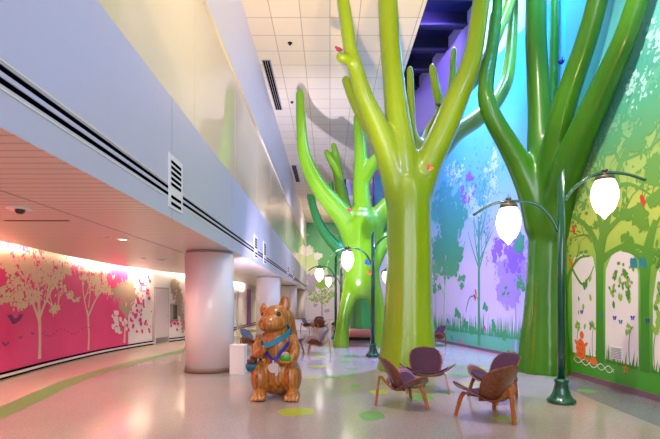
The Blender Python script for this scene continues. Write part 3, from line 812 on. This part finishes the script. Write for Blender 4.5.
tree('sculpted_tree', 'dark leaf green tree sculpture rising against the mural wall at right', M['treeB'],
     [(545,374,B,27),(545,368,B,26.5),(545.5,345,B,24),(546,310,B,20.5),(547,270,B,18.5),(548,240,B,18.2),(548,220,B-.02,18.5),(547,200,B-.05,19.5)],
     [[(541,228,B-.02,15),(534,198,B-.05,14),(522,170,B-.1,12),(508,144,B-.2,10.3),(494,120,B-.3,9.2),(486,98,B-.3,8.4),(487,78,B-.2,7.6),(491,58,B-.1,6.5),(496,20,B,5.8),(499,-20,B,5.2)],
      [(546,225,B,17),(544,185,B-.05,15.5),(541,150,B-.1,13.4),(540,118,B-.1,11.8),(538,80,B-.1,10.8),(536,40,B-.1,10.2),(536,0,B-.1,10),(535,-45,B-.1,9.6)],
      [(550,175,B+.1,10),(552,110,B+.3,5.6),(554,60,B+.4,4.8),(555,0,B+.4,4.4),(555,-30,B+.4,4.2)],
      [(550,222,B-.1,16.5),(552,180,B-.3,15),(556,145,B-.6,13),(562,115,B-.9,11.8),(572,82,8.4,11.2),(584,48,8.05,10.6),(595,10,7.75,10.2),(606,-40,7.45,10)],
      [(552,232,B-.15,16),(559,198,B-.4,16),(568,168,8.75,15),(580,138,8.3,14.2),(595,105,7.85,13.2),(611,70,7.42,12),(626,35,7.05,11.2),(638,0,6.8,10.6),(650,-40,6.55,10.2)]], flute=.075, ridge=10)
Cz = 15.0
tree('sculpted_tree', 'bright green two legged tree sculpture with an arch through its trunk', M['treeC'],
     [(340.5,349,Cz,8.4),(341,345,Cz,8),(343,322,Cz,6.8),(347.5,302,Cz,7.6),(353,284,Cz,11),(359,268,Cz,16.5),(360.5,246,Cz,17),(361,225,Cz,17.5)],
     [[(379,349,Cz,8.4),(378.5,345,Cz,8.2),(378,322,Cz,8),(376,302,Cz,8),(370,285,Cz,11),(363,267,Cz,17)],
      [(361,281,Cz,18),(361,262,Cz,18),(361,250,Cz,17)],
      [(357,240,Cz,14),(346,220,Cz-.1,11.5),(332,203,Cz-.2,10),(319,187,Cz-.3,8.6),(309,168,Cz-.4,7.4),(303,148,Cz-.5,6.2),(301,120,Cz-.5,5.2),(300,93,Cz-.5,4.2)],
      [(354,226,Cz+.3,8),(345,206,Cz+.5,6.2),(340,186,Cz+.6,5.4),(337,170,Cz+.6,5.2),(331,160,Cz+.6,4),(326.5,152,Cz+.6,3)],
      [(339,178,Cz+.6,4.6),(337,160,Cz+.7,4),(333.5,145,Cz+.7,3)],
      [(363,230,Cz,13),(362,205,Cz,9.6),(361,185,Cz,8.4),(361,160,Cz,7),(360,140,Cz,6.2),(358,118,Cz,5.2)],
      [(362,186,Cz,7),(368,172,Cz-.1,6.8),(378,158,Cz-.2,6.2),(390,146,Cz-.3,5.6),(402,130,Cz-.3,5)],
      [(367,240,Cz,12),(378,218,Cz+.1,10),(390,204,Cz+.2,9),(404,194,Cz+.3,8),(420,180,Cz+.4,7)],
      [(372,262,Cz,10),(381,246,Cz+.2,8),(390,236,Cz+.3,7)]], flute=.05, voxel=.045, ridge=7)
Dz = 18.8
tree('sculpted_tree', 'deep emerald tree sculpture farthest back, seen through and behind the arch', M['treeD'],
     [(362,338,Dz,12),(362,334,Dz,12),(362,310,Dz,10.5),(361,285,Dz,9.5),(360,262,Dz,9)],
     [[(358,270,Dz,7.5),(346,256,Dz,6.6),(333,243,Dz,5.8),(322,229,Dz,5),(315,213,Dz,4.4),(311.5,197,Dz,3.4)],
      [(318,222,Dz,4.4),(312,206,Dz+.2,3.6),(309,196,Dz+.2,2.8)],
      [(354,262,Dz,6.4),(345,240,Dz,5),(337,215,Dz,4),(332,196,Dz,3.4),(331,183,Dz,2.6)],
      [(364,262,Dz,7),(378,240,Dz+.1,6),(386,210,Dz,5),(388,180,Dz,4)],
      [(362,262,Dz,7),(352,230,Dz+.4,5),(346,200,Dz+.5,3.6),(345,188,Dz+.5,2.8)]], flute=.06, voxel=.05, ridge=8)

# ------------------------------------------------------------------ birds and butterflies on the trees
def bird(px, py, Y, sz, mt, label, rz):
    t = empty('bird', label, 'bird', at(px,py,Y), rz, 'small birds on the sculpted trees')
    q = MB()
    q.ball((0,0,0), (sz*.8,sz*.5,sz*.5), mt, rot=Matrix.Rotation(-.4,3,'Y')); q.ball((sz*.7,0,sz*.5), sz*.36, mt)
    q.tube([(sz*.2,0,sz*.1),(sz*.7,0,sz*.5)], [sz*.4,sz*.3], mt)
    q.tube([(-sz*.6,0,-sz*.15),(-sz*1.5,0,sz*.35)], [sz*.22,sz*.14], mt, flat=.5)
    remeshed(q, 'body', sz*.09, 3, t, mt)
    for s2 in (-1,1):
        q = MB(); q.ball((-.2*sz,s2*.5*sz,.1*sz), (sz*.6,sz*.1,sz*.26), mt, rot=Matrix.Rotation(-.3,3,'Y')); q.build('wing', t)
    q = MB(); q.lathe([(sz*.1,0),(.002,sz*.3)], M['orange'], seg=8); o = q.build('beak', t, (sz*1.0,0,sz*.5)); o.rotation_euler = (0,PI/2,0)
bird(338.5,49.5,9.25,.075,M['bird_red'],'small red bird perched on the stub of the lime tree',.3+PI)
bird(440,105,11.0,.085,M['bird_plum'],'small plum coloured bird behind the right fork of the lime tree',.2)
bird(561,62,8.75,.1,M['bird_blue'],'deep blue bird clinging to a branch of the dark green tree',1.3)
bird(349,210,14.6,.11,M['mred'],'red bird sitting in the left crotch of the arched tree',2.6)
bird(387,195.5,15.1,.13,M['bird_red'],'red bird on the right limb of the arched tree, beside the lime trunk',.4)
def butterfly(px, py, Y, sz, mt, label, tilt):
    t = empty('butterfly', label, 'butterfly', at(px,py,Y), 0, 'butterflies on the sculpted trees')
    t.rotation_euler = (0,tilt,0)
    q = MB(); q.tube([(0,0,-sz*.5),(0,-.005,0),(0,0,sz*.5)], [.008,.014,.008], M['bird_plum']); q.build('body', t)
    for s2 in (-1,1):
        q = MB(); pts = [(0,.1),(.5,.75),(1,.7),(.95,.2),(.55,0),(.85,-.4),(.5,-.7),(.1,-.2)]
        vs = [(s2*x*sz, -.02-.25*x*sz, z*sz) for x,z in pts]+[(s2*x*sz, -.008-.25*x*sz, z*sz) for x,z in pts]
        k = len(pts); q.add(vs, [tuple(range(k)),tuple(range(2*k-1,k-1,-1))]+[(i,(i+1)%k,k+(i+1)%k,k+i) for i in range(k)], mt); q.build('wing', t)
butterfly(367.5,263,14.32,.11,M['butter_blue'],'blue butterfly on the arched tree trunk above the arch',.5)
butterfly(371,272.5,14.34,.11,M['butter_red'],'coral red butterfly on the arched tree trunk above the arch',-.5)
butterfly(429,168,9.46,.08,M['butter_red'],'orange butterfly on the lime tree just under its right fork',.9)

# ------------------------------------------------------------------ lamp posts
def make_lamp():
    t = empty('street_lamp', 'x', 'lamp', (0,0,0))
    q = MB(); q.lathe([(.2,0),(.2,.045),(.185,.06),(.155,.085),(.125,.14),(.1,.22),(.09,.3),(.1,.315),(.1,.345),(.075,.36),(.06,.37)], M['post'], seg=40); q.build('base', t)
    q = MB(); q.lathe([(.056,.36),(.054,2.0),(.05,3.42)], M['post'], seg=28)
    me = q
    # slanted cut top
    n = 28
    for i in range(n):
        k = len(me.v)-n+i; x, y, z = me.v[k]; me.v[k] = (x, y, 3.46+x*1.6)
    me.build('pole', t)
    for sx, z0, rise, lan in ((1,3.02,.39,.575),(-1,2.58,.50,.74)):
        pts = spline([(sx*.045,0,z0),(sx*.15,0,z0+rise*.45),(sx*.36,0,z0+rise*.86),(sx*lan,0,z0+rise),(sx*(lan+.28),0,z0+rise*.9),(sx*(lan+.52),0,z0+rise*.62)], 6)
        q = MB(); q.tube(pts, [.026-.006*i/len(pts) for i in range(len(pts))], M['post'], 12); q.build('arm', t)
        z = z0+rise
        c = (sx*lan,0,0)
        l = bpy.data.objects.new('lantern', None)
        q = MB(); q.lathe([(.006,z-.68),(.014,z-.67),(.045,z-.63),(.08,z-.59),(.11,z-.57),(.14,z-.51),(.168,z-.43),(.183,z-.36),(.184,z-.31),(.172,z-.23),(.148,z-.16),(.125,z-.115),(.115,z-.1)], M['globe'], c, 32)
        gl = q.build('lantern_globe', t)
        q = MB(); q.lathe([(.125,z-.11),(.13,z-.08),(.12,z-.05),(.07,z-.035),(.03,z-.03),(.028,z+.02),(.045,z+.025),(.04,z+.05),(.01,z+.06)], M['lampcap'], c, 28); q.build('lantern_cap', gl)
    return t
lamp0 = make_lamp()
for i, (x, y, rz, lb) in enumerate([(3.48,6.62,-.28,'nearest dark green twin arm street lamp, in front of the dark green tree'),
        (1.21,12.4,-.3,'dark green twin arm street lamp between the arched tree and the lime trunk'),
        (.24,18.6,-.35,'small looking green street lamp left of the arched tree leg'),
        (.62,25.0,-.3,'farthest green street lamp, seen just left of the arched tree'),
        (2.9,20.0,-1.2,'green street lamp hidden behind the lime trunk, one lantern peeking out at its left edge')]):
    o = lamp0 if i == 0 else copy_tree(lamp0)
    o.location = (x,y,0); o.rotation_euler = (0,0,rz); tag(o, lb, 'lamp', 'green twin arm street lamps')

# ------------------------------------------------------------------ shell chairs
def shell(fn, outline_n, thick, m, nu=18, nv=14):
    """grid surface with thickness; fn(u in -1..1, v in 0..1) -> Vector"""
    mb = MB(); P = [[fn(-1+2*i/nu, j/nv) for i in range(nu+1)] for j in range(nv+1)]
    def nor(j,i):
        a = P[j][min(i+1,nu)]-P[j][max(i-1,0)]; b = P[min(j+1,nv)][i]-P[max(j-1,0)][i]
        c_ = a.cross(b); return c_.normalized() if c_.length > 1e-9 else Vector((0,0,1))
    vs = []; W_ = nu+1
    for j in range(nv+1):
        for i in range(nu+1): vs.append(P[j][i])
    for j in range(nv+1):
        for i in range(nu+1): vs.append(P[j][i]-nor(j,i)*thick)
    o_ = W_*(nv+1); fs = []
    for j in range(nv):
        for i in range(nu):
            a = j*W_+i; fs.append((a,a+1,a+W_+1,a+W_)); fs.append((o_+a+W_,o_+a+W_+1,o_+a+1,o_+a))
    for i in range(nu):
        fs.append((i+1,i,o_+i,o_+i+1)); a = nv*W_+i; fs.append((a,a+1,o_+a+1,o_+a))
    for j in range(nv):
        a = j*W_; fs.append((a,a+W_,o_+a+W_,o_+a)); a = j*W_+nu; fs.append((a+W_,a,o_+a,o_+a+W_))
    mb.add(vs, fs, m, True); return mb
def seat_fn(k=1.0, lift=0):
    def f(u, v):
        y = -.29+.47*v
        if k < 1: y = -.05+(y+.05)*k*1.05
        s = (y-(-.10))/.30
        hw = .45*(max(0,1-abs((y+.1)/.2)**2.4 if y < -.1 else 1-abs((y+.1)/.34)**2.2))**.5*.98+.02
        hw = max(hw, .17 if y > 0 else .02)
        x = u*hw*k
        z = .335-.10*(y+.29)/.47*.9+.19*(abs(x)/.46)**2.0-.02*math.exp(-((y+.29)/.08)**2)
        return Vector((x, y, z+lift))
    return f
def back_fn(k=1.0, lift=0):
    def f(u, v):
        vv = .5+(v-.5)*k
        s = -.03+.55*vv          # distance up the back
        hw = .29*(max(0,1-max(0,(vv-.5)/.5)**4.2))**.5*(.76+.24*min(1,vv/.5)**.8)
        hw = max(hw, .02); x = u*hw*k
        y = .13+s*.50-.10*(abs(x)/.29)**2; z = .27+s*.86+.0*x
        n = Vector((0,-.86,.5))
        return Vector((x,y,z))+n*lift
    return f
def make_chair(fab, mats=None):
    t = empty('shell_chair', 'x', 'chair')
    shell(seat_fn(), 0, .014, M['walnut']).build('seat', t)
    shell(back_fn(), 0, -.014, M['walnut']).build('backrest', t)
    shell(seat_fn(.74,.024), 0, .012, fab).build('seat_pad', t)
    shell(back_fn(.90,.026), 0, .009, fab).build('back_pad', t)
    def leg(pts, w0, th):
        q = MB(); P = [Vector(a) for a in spline(pts, 6)]; n = len(P)
        vs = []; fs = []
        for i, p in enumerate(P):
            tg = (P[min(i+1,n-1)]-P[max(i-1,0)]).normalized()
            side = LEGSIDE - tg*LEGSIDE.dot(tg); side.normalize(); o2 = tg.cross(side)
            f_ = i/(n-1); ww = w0*(1-.45*f_) if not LEGFLIP else w0*(.75+.25*math.sin(PI*f_)-.35*max(0,f_-.5))
            for a, b in ((-1,-1),(1,-1),(1,1),(-1,1)): vs.append(p+side*a*ww+o2*b*th)
        for i in range(n-1):
            for k in range(4): fs.append((i*4+k,i*4+(k+1)%4,i*4+4+(k+1)%4,i*4+4+k))
        fs.append((3,2,1,0)); fs.append(((n-1)*4,(n-1)*4+1,(n-1)*4+2,(n-1)*4+3))
        q.add(vs, fs, M['oak']); return q
    global LEGSIDE, LEGFLIP
    LEGFLIP = False
    for sx in (-1,1):
        LEGSIDE = Vector((0,1,0))
        leg([(sx*.03,-.08,.265),(sx*.18,-.11,.285),(sx*.265,-.15,.315),(sx*.30,-.18,.26),(sx*.325,-.215,.12),(sx*.345,-.24,0)], .036, .013).build('leg', t)
    LEGSIDE = Vector((1,0,0)); LEGFLIP = True
    leg([(0,-.06,.25),(0,.12,.225),(0,.27,.33),(0,.345,.43),(0,.375,.38),(0,.395,.22),(0,.42,0)], .036, .013).build('leg', t)
    return t
ch_plum = make_chair(M['fabric_plum'])
ch_grey = make_chair(M['fabric_grey'])
used = set()
def place(src, fx, fy, dx, dy, label, group):
    """front-foot midpoint and facing direction"""
    L_ = math.hypot(dx,dy); dx /= L_; dy /= L_
    o = src if src.name not in used else copy_tree(src)
    used.add(src.name)
    o.location = (fx-.24*dx, fy-.24*dy, 0); o.rotation_euler = (0,0,math.atan2(dy,dx)+PI/2)
    tag(o, label, 'chair', group); return o
G1 = 'shell chairs in the near circle'
place(ch_plum, 1.32,6.52, .65,.11, 'bent plywood shell chair at left of the near circle, seen from its side', G1)
place(ch_plum, 1.62,7.28, -.12,-1, 'shell chair facing the viewer with full plum backrest, before the lime trunk', G1)
place(ch_plum, 2.33,6.77, -.95,-.3, 'shell chair half hidden behind the nearest walnut backrest, plum side showing', G1)
place(ch_plum, 1.98,6.0, -.26,.55, 'shell chair nearest the viewer, turned away with bare walnut back showing', G1)
G2 = 'shell chairs by the squirrel and beyond'
place(ch_grey, -2.15,13.3, 1,-.35, 'grey padded shell chair peeking out left of the squirrel', G2)
place(ch_plum, -1.05,12.95, .55,-.7, 'dark plum shell chair peeking out right of the squirrel neck', G2)
place(ch_grey, -.64,13.0, -1,-.08, 'brown shell chair seen side on in the open, right of the squirrel', G2)
place(ch_plum, 3.45,15.3, -1,-.3, 'lone shell chair beside the lilac mural, right of the lime trunk', G2)
G3 = 'far group of shell chairs by the end wall'
place(ch_grey, -.95,23.3, .9,-.3, 'far grey padded shell chair, leftmost of the distant group', G3)
place(ch_plum, -.72,25.4, -.2,-1, 'far shell chair with its back to the grey printed tree', G3)
place(ch_plum, -.42,22.9, .3,.9, 'far shell chair with rounded walnut back turned to the viewer', G3)
place(ch_plum, .12,23.8, -1,.1, 'far dark plum shell chair next to the arched tree leg', G3)

# ------------------------------------------------------------------ pedestal, bench, far counter
t = empty('pedestal', 'small white box pedestal between the nearest column and the squirrel', 'pedestal', (-1.96,9.42,0))
q = MB(); q.box((-.155,-.16,0),(.155,.16,.585), M['pedestal']); q.build('body', t)
q = MB(); q.box((-.165,-.17,.585),(.165,.17,.61), M['pedestal']); q.build('top', t)
t = empty('curved_bench', 'salmon curved bench seen through the arch of the green tree', 'bench', (1.42,18.8,0))
q = MB(); q.lathe([(.75,.12),(1.2,.12),(1.2,.44),(.75,.44),(.75,.12)], M['salmon'], seg=48); q.build('seat_block', t)
q = MB(); q.lathe([(.8,0),(1.12,0),(1.12,.12),(.8,.12),(.8,0)], M['dark_metal'], seg=48); q.build('toe_kick', t)
t = empty('low_counter', 'low white counter with wooden top beside the third column', 'counter', (-1.55,24.6,0))
q = MB(); q.box((-.55,-.3,0),(.22,.3,.6), M['white']); q.build('body', t)
q = MB(); q.box((-.57,-.32,.6),(.24,.32,.66), M['oak']); q.build('top', t)

# ------------------------------------------------------------------ carved squirrel
sq = empty('squirrel_sculpture', 'large carved wooden squirrel wearing a blue ribbon and medal, left of the chairs', 'sculpture', (-.875,7.15,0), -.05); sq.scale = (1.0,1.0,1.0)
q = MB(); W = M['wood_squirrel']
q.ball((.015,.02,.37),(.36,.32,.36),W,24,16); q.ball((.03,.0,.75),(.27,.235,.42),W,24,16)
q.ball((-.22,-.1,.31),(.17,.26,.27),W); q.ball((.26,-.08,.31),(.17,.26,.27),W)
q.ball((.0,-.03,1.03),(.19,.185,.24),W)
hr = Matrix.Rotation(-.5,3,'Z')
q.ball((.0,-.03,1.265),(.225,.235,.205),W,24,16,hr)
q.ball((-.03,-.11,1.19),(.225,.22,.16),W,24,16,hr)
q.ball((-.085,-.205,1.165),(.175,.16,.13),W,24,16,hr)
q.ball((-.06,-.15,1.13),(.19,.19,.10),W,20,14,hr)
q.ball((.015,0,1.0),(.195,.19,.2),W)
q.tube([(.115,-.0,1.36),(.14,.01,1.47),(.15,.02,1.58)],[.085,.1,.05],W,16,flat=.55)
q.ball((.145,.01,1.485),(.09,.05,.14),W)
q.tube([(-.185,.0,1.34),(-.205,.01,1.42),(-.218,.02,1.50)],[.08,.062,.015],W,14,flat=.7)
# arms
q.tube([Vector(a[:3]) for a in spline([(-.2,-.06,.95),(-.265,-.16,.8),(-.25,-.25,.70),(-.16,-.30,.76)],5)], [.095,.093,.09,.088,.087,.085,.083,.081,.08,.08,.078,.074,.07,.068,.066,.062], W)
q.tube([Vector(a[:3]) for a in spline([(.25,-.05,.95),(.32,-.14,.8),(.31,-.24,.66),(.22,-.32,.60)],5)], [.095,.093,.09,.088,.087,.085,.083,.081,.08,.08,.078,.074,.07,.068,.066,.062], W)
q.ball((-.15,-.315,.775),(.06,.05,.06),W); q.ball((.2,-.34,.595),(.07,.06,.04),W)
for k in range(4):
    z = .735+.03*k
    q.tube([(-.18,-.33,z),(-.14,-.365,z+.004),(-.10,-.35,z+.006)],[.018,.018,.014],W,8)
    x = .14+.04*k
    q.tube([(x,-.35,.575),(x,-.40,.585),(x,-.41,.625)],[.021,.02,.016],W,8)
q.tube([(-.15,-.3,.82),(-.12,-.34,.85)],[.02,.016],W,8); q.tube([(.275,-.33,.60),(.28,-.37,.64)],[.02,.016],W,8)
# feet with toes
for fx, sp in ((-.205,-1),(.31,1)):
    q.ball((fx,-.27,.075),(.105,.2,.085),W)
    for k in range(4):
        x = fx-.085+.057*k; q.tube([(x,-.36,.06),(x*1.0,-.45,.055),(x,-.485,.03)],[.036,.036,.024],W,10); q.ball((x,-.485,.03),.028,W,10,6)
# bushy tail up the back
q.tube([Vector(a) for a in spline([(.05,.28,.1),(.1,.42,.35),(.12,.42,.75),(.12,.32,1.05),(.14,.22,1.28)],5)], [.12+.07*math.sin(PI*i/20) for i in range(21)], W, 16); q.ball((.14,.21,1.28),.12,W)
sq_body = remeshed(q, 'body', .0125, 3, sq, W)
def on_skin(x, z, y0=-1.5, dy=1):
    hit, p, n, i = sq_body.ray_cast(Vector((x,y0,z)), Vector((0,dy,0)))
    return p if hit else Vector((x,-.2,z))
# eyes
q = MB(); q.ball(on_skin(.075,1.325)+Vector((0,.012,0)),.04,M['eye']); q.build('eye', sq)
q = MB(); q.ball(on_skin(-.2,1.315)+Vector((.01,.012,0)),.036,M['eye']); q.build('eye', sq)
q = MB(); q.ball(on_skin(-.165,1.215)+Vector((0,.008,0)),(.032,.02,.02),M['acorn']); q.build('nose', sq)
q = MB(); q.tube([on_skin(-.2+.03*k, 1.105-.022*math.sin(PI*k/9))+Vector((0,.001,0)) for k in range(10)], [.007]*10, M['acorn'], 8); q.build('mouth', sq)
def ribbon(pts, wd, th, m, name):
    b_ = MB(); P = [Vector(a) for a in spline(pts, 6)]
    n = len(P); vs = []; fs = []
    for i, p in enumerate(P):
        tg = (P[min(i+1,n-1)]-P[max(i-1,0)]).normalized()
        out = Vector((p.x-.02, p.y+.0, 0)); out = (out-tg*out.dot(tg)).normalized(); sd = tg.cross(out)
        for a, c_ in ((-1,-1),(1,-1),(1,1),(-1,1)): vs.append(p+sd*a*wd+out*c_*th)
    for i in range(n-1):
        for k in range(4): fs.append((i*4+k,i*4+(k+1)%4,i*4+4+(k+1)%4,i*4+4+k))
    fs.append((3,2,1,0)); fs.append(tuple((n-1)*4+k for k in range(4)))
    b_.add(vs, fs, m); return b_.build(name, sq)
ribbon([(.06,.18,1.0),(-.14,.12,1.0),(-.205,-.05,.98),(-.2,-.17,.88),(-.13,-.245,.76),(-.06,-.275,.67),(.01,-.285,.60)], .024, .007, M['ribbon'], 'neck_ribbon')
ribbon([(.06,.18,1.0),(.2,.12,1.02),(.255,-.05,1.0),(.235,-.17,.88),(.15,-.25,.76),(.08,-.275,.67),(.02,-.285,.60)], .024, .007, M['ribbon'], 'neck_ribbon')
ribbon([(.1,.17,1.1),(.2,.1,1.08),(.235,-.06,1.05),(.18,-.195,.985),(.08,-.25,.92),(-.04,-.30,.86),(-.13,-.355,.835)], .04, .01, M['scarf'], 'scarf')
md = MB()
pts = [(0,.085),(.03,.1),(.07,.09),(.085,.05),(.075,.01),(.08,-.05),(.06,-.10),(.035,-.10),(.03,-.05),(-.02,-.055),(-.06,-.03),(-.085,.02),(-.075,.07),(-.035,.095)]
n = len(pts)
md.add([(x,-.012,z) for x,z in pts]+[(x,.012,z) for x,z in pts], [tuple(range(n))[::-1],tuple(range(n,2*n))]+[(i,(i+1)%n,n+(i+1)%n,n+i) for i in range(n)], M['medal'])
md.box((-.012,-.008,.08),(.012,.008,.14), M['medal'])
md.build('medal', sq, (.012,-.33,.47))
pc = MB()
pc.ball((0,0,0),(.115,.13,.11),M['pouch'])
pc.v = [(x,y,min(z,.04)) for x,y,z in pc.v]
pc.build('pouch', sq, (-.345,-.16,.5))
st_ = MB(); st_.tube([Vector(a) for a in spline([(-.25,-.12,.56),(-.24,-.05,.7),(-.22,.05,.9)],5)], [.016]*11, M['pouch'], 8); st_.build('pouch_strap', sq)
for k, (x,y,z) in enumerate([(-.40,-.18,.565),(-.34,-.22,.575),(-.31,-.14,.585),(-.37,-.12,.585),(-.35,-.17,.62)]):
    a = MB(); a.ball((0,0,0),(.036,.036,.042),M['acorn']); a.ball((0,0,.02),(.04,.04,.026),M['walnut']); a.build('acorn', sq, (x,y,z))
a = MB(); a.lathe([(.07,0),(.085,.01),(.085,.065),(.075,.075)], M['lidgreen'], (.205,-.35,.615), 20); a.build('green_cup', sq)
a = MB(); a.ball((.205,-.35,.70),(.065,.065,.05),M['mbrown']); a.tube([(.205,-.35,.74),(.21,-.35,.77)],[.012,.008],M['acorn'],8); a.build('nut', sq)

# ------------------------------------------------------------------ lights
def light(kind, name, loc, target, power, color, size=.3, size_y=None, spot=None, blend=.6):
    l = bpy.data.lights.new(name, kind); l.energy = power; l.color = lin(color)
    if kind == 'AREA':
        l.size = size
        if size_y: l.shape = 'RECTANGLE'; l.size_y = size_y
    else: l.shadow_soft_size = size
    if kind == 'SPOT': l.spot_size = math.radians(spot or 60); l.spot_blend = blend
    o = bpy.data.objects.new(name, l); COL.objects.link(o); o.location = loc
    d = Vector(target)-Vector(loc); o.rotation_euler = d.to_track_quat('-Z','Y').to_euler()
    return o
WARM = (255,226,186); BLUE = (70,130,255); VIO = (150,110,255); NEU = (255,244,232); PINK = (255,200,190)
# cove strips lighting the corridor mural from its head
for (y0, y1) in ((4.0,9.4),(12.0,15.6),(17.2,19.6),(24,27)):
    ym = (y0+y1)/2; u = min(range(len(WLP)), key=lambda i: abs(WLP[i][1]-ym)); xw = WLP[u][0]
    o = light('AREA', 'cove_strip', (xw+.42,ym,SH+.16), (xw-.05,ym,SH-.35), 46*(y1-y0), (255,226,190), .08, y1-y0)
    d = Vector((-1,0,-.7)); o.rotation_euler = d.to_track_quat('-Z','Y').to_euler(); o.data.shape = 'RECTANGLE'; o.data.size = y1-y0; o.data.size_y = .08
for y in (1.0,4.5,8.0,12,16,21,26,32):
    light('SPOT', 'corridor_spot', (-4.2,y,SH-.03), (-4.0,y,0), 230, (255,232,200), .06, spot=140, blend=1)
# hall: added soft fill behind the viewer, uplights and coloured wall washers above the frame
light('AREA', 'entrance_light', (1.0,-4.2,4.6), (.5,10,2.5), 470, (238,228,255), 6, 5)  # added area fill, brightens the hall from behind
light('SPOT', 'floor_uplight', (2.6,2.4,.4), (.4,8,8.8), 1300, (255,216,160), .12, spot=70, blend=.8)
light('SPOT', 'floor_uplight', (.5,2.6,.4), (.3,11,8.8), 3200, (255,216,170), .15, spot=42, blend=.9)
light('SPOT', 'floor_uplight', (-1.15,9.0,.25), (-.5,22,8.8), 4200, (228,218,255), .15, spot=62, blend=.9)  # added behind the squirrel to brighten the far ceiling, no fixture
light('SPOT', 'hall_downlight', (0,6,8.6), (0,7,0), 600, NEU, .3, spot=110, blend=1)  # this and the next three are added fill without ceiling fittings
light('SPOT', 'hall_downlight', (.3,13,8.72), (.3,13,0), 700, (235,225,255), .3, spot=120, blend=1)
light('SPOT', 'hall_downlight', (0,22,8.72), (0,24,0), 1800, (235,225,255), .3, spot=120, blend=1)
light('SPOT', 'hall_downlight', (-.3,32,8.72), (0,37,3), 2200, (255,240,230), .3, spot=120, blend=1)
light('SPOT', 'cool_washer', (4.6,2.0,8.3), (-2.1,9,3.2), 440, (178,174,255), .4, spot=110, blend=1)  # added fill standing in for bluish bounce on the bulkhead
light('SPOT', 'blue_washer', (3.9,13.0,11.1), (4.95,13.6,5.5), 3400, (110,195,255), .15, spot=120, blend=.9)
light('SPOT', 'blue_washer', (4.2,8.4,10.6), (5.4,10.3,6.5), 2400, (110,190,255), .15, spot=80, blend=.9)
light('SPOT', 'violet_washer', (3.3,12.3,11.0), (4.35,15.5,1.0), 4800, (206,180,255), .15, spot=64, blend=.9)
light('SPOT', 'violet_washer', (3.2,12.3,11.0), (3.0,11.2,0), 9000, (150,120,255), .15, spot=62, blend=.9)
light('SPOT', 'violet_washer', (3.3,13.6,10.95), (3.3,21,9.8), 2400, (165,130,255), .15, spot=90, blend=.9)
light('SPOT', 'mural_washer', (2.2,4.6,8.6), (5.0,7.5,3.0), 1500, (255,246,226), .15, spot=80, blend=.9)

# ------------------------------------------------------------------ world, camera, view
wd = bpy.data.worlds.new('world'); S.world = wd; wd.use_nodes = True
wd.node_tree.nodes['Background'].inputs[0].default_value = (*lin((205,205,225)),1)
wd.node_tree.nodes['Background'].inputs[1].default_value = .8
cam = bpy.data.cameras.new('camera'); co = bpy.data.objects.new('camera', cam); COL.objects.link(co)
co.location = (0,0,CH); co.rotation_euler = (PI/2,0,0)
cam.sensor_width = 36; cam.lens = F/660*36; cam.shift_y = (HY-219.5)/660; cam.clip_end = 200
S.camera = co
S.view_settings.view_transform = 'Standard'; S.view_settings.look = 'None'
S.view_settings.exposure = .4; S.view_settings.gamma = 1; S.view_settings.use_curve_mapping = False
